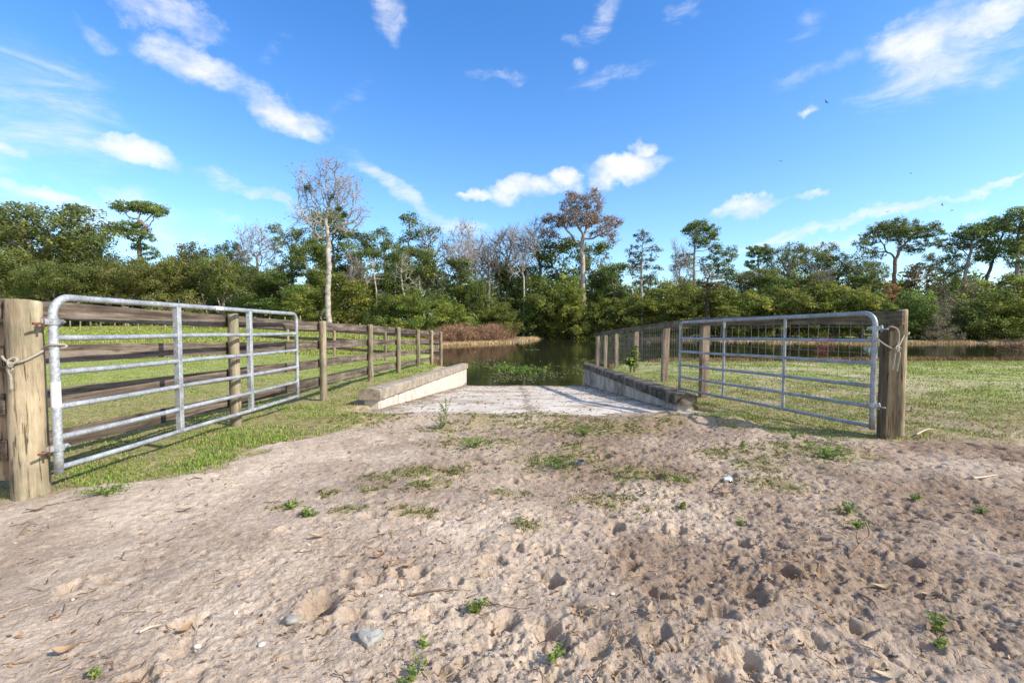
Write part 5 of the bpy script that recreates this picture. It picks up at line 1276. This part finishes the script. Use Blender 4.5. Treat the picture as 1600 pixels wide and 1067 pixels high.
# ------------------------------------------------------------------ sky, sun, camera
SUN = Vector((1, -.38, .78)).normalized(); el = math.asin(SUN.z); az = math.atan2(SUN.x, SUN.y)
w = bpy.data.worlds.new('World'); SC.world = w; w.use_nodes = True; nt = w.node_tree; bg = nt.nodes['Background']
sky = N(nt, 'ShaderNodeTexSky'); sky.sky_type = 'NISHITA'; sky.sun_disc = False; sky.sun_elevation = el; sky.sun_rotation = az
sky.air_density = 1.0; sky.dust_density = .8; sky.ozone_density = 2.5; sky.altitude = 0
tc = N(nt, 'ShaderNodeTexCoord'); dirv = tc.outputs['Generated']
def vmath(op, a, b=None):
    v = N(nt, 'ShaderNodeVectorMath', op=op)
    for i, q in enumerate((a, b)):
        if q is None: continue
        if isinstance(q, tuple): v.inputs[i].default_value = q
        else: nt.links.new(q, v.inputs[i])
    return v
def wn(scale, det, rough, stretch=(1, 1, 1), dist=0):
    mp = N(nt, 'ShaderNodeMapping'); mp.inputs['Scale'].default_value = stretch; nt.links.new(dirv, mp.inputs[0])
    n = N(nt, 'ShaderNodeTexNoise'); setin(n, {'Scale': scale, 'Detail': det, 'Roughness': rough, 'Distortion': dist}); nt.links.new(mp.outputs[0], n.inputs[0]); return n
warp = wn(9, 6, .6); wv_ = vmath('SUBTRACT', warp.outputs['Color'], (.5, .5, .5)); wsc = N(nt, 'ShaderNodeVectorMath', op='SCALE'); nt.links.new(wv_.outputs[0], wsc.inputs[0]); wsc.inputs['Scale'].default_value = .10
dw = vmath('ADD', dirv, wsc.outputs[0]).outputs[0]
def cloudset(L):
    acc = None
    for (x, y, rx, ry, ang, s) in L:
        def dn(px, py): q = ray(px, py); return q/np.linalg.norm(q)
        c = dn(x, y); a = math.radians(ang)
        u = dn(x+8*math.cos(a), y+8*math.sin(a))-c; u = u/8; v = dn(x-8*math.sin(a), y+8*math.cos(a))-c; v = v/8
        lu, lv = np.linalg.norm(u), np.linalg.norm(v)
        U = u/lu/(rx*lu); W = v/lv/(ry*lv)
        parts = []
        for q in (U, W):
            d = vmath('DOT_PRODUCT', dw, tuple(float(t) for t in q)).outputs['Value']
            e = mth(nt, 'SUBTRACT', d, float(np.dot(c, q))); parts.append(mth(nt, 'MULTIPLY', e, e))
        m_ = mth(nt, 'MULTIPLY', mth(nt, 'SUBTRACT', 1.0, mth(nt, 'ADD', parts[0], parts[1]), True), s)
        acc = m_ if acc is None else mth(nt, 'MAXIMUM', acc, m_)
    return acc
puffy = [(980, 272, 68, 30, 0, 1), (1003, 242, 26, 24, 0, .9), (1035, 262, 26, 14, 0, .5), (820, 295, 75, 24, 0, .9), (885, 282, 34, 20, 0, .9), (742, 297, 28, 11, 0, .8), (1165, 325, 70, 16, -6, .9), (1260, 306, 30, 8, 0, .7), (225, 246, 95, 26, 5, .75),
         (430, 172, 105, 34, 24, .95), (295, 98, 85, 44, 5, .72), (255, 15, 140, 36, 8, .72), (150, 50, 60, 25, 20, .4), (1440, 55, 115, 52, -8, 1), (1560, 18, 130, 42, 0, 1), (1430, 75, 40, 26, 0, 1), (65, 302, 130, 18, 2, .62), (15, 216, 55, 18, 0, .6), (358, 340, 42, 13, 0, .55), (285, 366, 50, 10, 3, .5),
         (768, 118, 66, 15, 0, .5), (1262, 166, 22, 9, 0, .6), (1520, 322, 28, 8, 0, .45), (1450, 322, 30, 7, 0, .45), (500, 192, 50, 22, 20, .5)]
wisp = [(620, 300, 110, 20, 35, .8), (705, 345, 110, 20, 20, .6), (400, 298, 110, 16, 14, .7), (1230, 372, 110, 12, -13, .8), (1380, 335, 130, 11, -14, 1), (1540, 292, 120, 10, -9, .9), (1310, 382, 90, 10, -5, .7), (930, 30, 80, 26, -35, .6), (960, 122, 90, 18, -15, .5),
        (60, 170, 230, 100, 15, .55), (150, 330, 260, 55, 5, .5), (-40, 260, 200, 80, 0, .45), (607, 28, 40, 42, 30, .7), (890, 60, 30, 16, 0, .5), (1080, 15, 40, 25, 0, .6), (1260, 40, 60, 35, -40, .45), (1270, 120, 90, 16, -12, .4), (540, 160, 60, 20, -40, .35), (430, 90, 40, 25, -50, .4), (1350, 150, 60, 12, 0, .3), (1500, 95, 200, 75, -5, .75), (905, 112, 18, 18, 0, .5)]
pm1 = cloudset(puffy); n1 = wn(11, 9, .62, (1, 1, 1.9)).outputs['Fac']
dens = mth(nt, 'ADD', mth(nt, 'MULTIPLY', pm1, .95), mth(nt, 'MULTIPLY', mth(nt, 'SUBTRACT', n1, .5), 2.0))
mr = N(nt, 'ShaderNodeMapRange', interpolation_type='SMOOTHSTEP'); nt.links.new(dens, mr.inputs[0]); setin(mr, {1: .0, 2: 1.1, 3: 0., 4: 1.})
pc = mth(nt, 'MULTIPLY', mr.outputs[0], mth(nt, 'MULTIPLY', pm1, 3.0, True))
pm2 = cloudset(wisp); n2 = wn(7, 9, .7, (1, 1, 3.2), .8).outputs['Fac']
dens2 = mth(nt, 'ADD', pm2, mth(nt, 'MULTIPLY', mth(nt, 'SUBTRACT', n2, .52), 2.6))
mr2 = N(nt, 'ShaderNodeMapRange', interpolation_type='SMOOTHSTEP'); nt.links.new(dens2, mr2.inputs[0]); setin(mr2, {1: -.05, 2: 1.25, 3: 0., 4: .85})
wc = mth(nt, 'MULTIPLY', mr2.outputs[0], mth(nt, 'MULTIPLY', pm2, 2.0, True))
cl = mth(nt, 'MAXIMUM', pc, wc, True)
hs = N(nt, 'ShaderNodeHueSaturation'); setin(hs, {'Hue': .5, 'Saturation': 1.12, 'Value': 1.45}); nt.links.new(sky.outputs[0], hs.inputs['Color'])
sep = N(nt, 'ShaderNodeSeparateXYZ'); nt.links.new(dirv, sep.inputs[0])
el_ = N(nt, 'ShaderNodeMapRange'); nt.links.new(sep.outputs['Z'], el_.inputs[0]); setin(el_, {1: .08, 2: .50, 3: 1.1, 4: 1.26}); nt.links.new(el_.outputs[0], hs.inputs['Saturation'])
sh = ramp(nt, n1, [(.35, (.80, .84, .92)), (.6, (1., .99, .98))])
cw = mix(nt, 1.0, sh, (6.3, 6.4, 6.6), 'MULTIPLY')
tint = mix(nt, 1.0, hs.outputs[0], (.80, .955, 1.13), 'MULTIPLY')
# unseen broken white cloud added behind the viewer to raise neutral fill light
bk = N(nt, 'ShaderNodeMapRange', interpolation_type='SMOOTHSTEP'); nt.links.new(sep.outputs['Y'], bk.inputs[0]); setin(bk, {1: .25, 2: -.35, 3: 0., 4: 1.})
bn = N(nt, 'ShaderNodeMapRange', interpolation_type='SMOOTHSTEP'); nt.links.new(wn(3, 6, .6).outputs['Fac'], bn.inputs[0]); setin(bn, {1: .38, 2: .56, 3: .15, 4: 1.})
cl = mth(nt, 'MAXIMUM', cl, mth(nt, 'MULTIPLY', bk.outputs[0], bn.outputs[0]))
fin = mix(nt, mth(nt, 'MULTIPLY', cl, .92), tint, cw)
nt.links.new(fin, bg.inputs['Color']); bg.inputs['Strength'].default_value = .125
sd = bpy.data.lights.new('sun', 'SUN'); sd.energy = 4.7; sd.angle = math.radians(.53); sd.color = (1, .92, .79)
so = bpy.data.objects.new('sun', sd); COL.objects.link(so); so.rotation_euler = SUN.to_track_quat('Z', 'Y').to_euler()
cd = bpy.data.cameras.new('camera'); cd.sensor_width = 36; cd.lens = 17.0; cd.clip_start = .05; cd.clip_end = 3000
co = bpy.data.objects.new('camera', cd); COL.objects.link(co); co.location = (0, 0, E); co.rotation_euler = (math.radians(90)-TH, 0, 0)
SC.camera = co
SC.view_settings.view_transform = 'Standard'; SC.view_settings.look = 'None'; SC.view_settings.exposure = .47; SC.view_settings.gamma = 1
for k in PR:     # prototypes never placed are removed
    if not PR[k].used:
        for c in list(PR[k].root.children): bpy.data.objects.remove(c)
        bpy.data.objects.remove(PR[k].root)
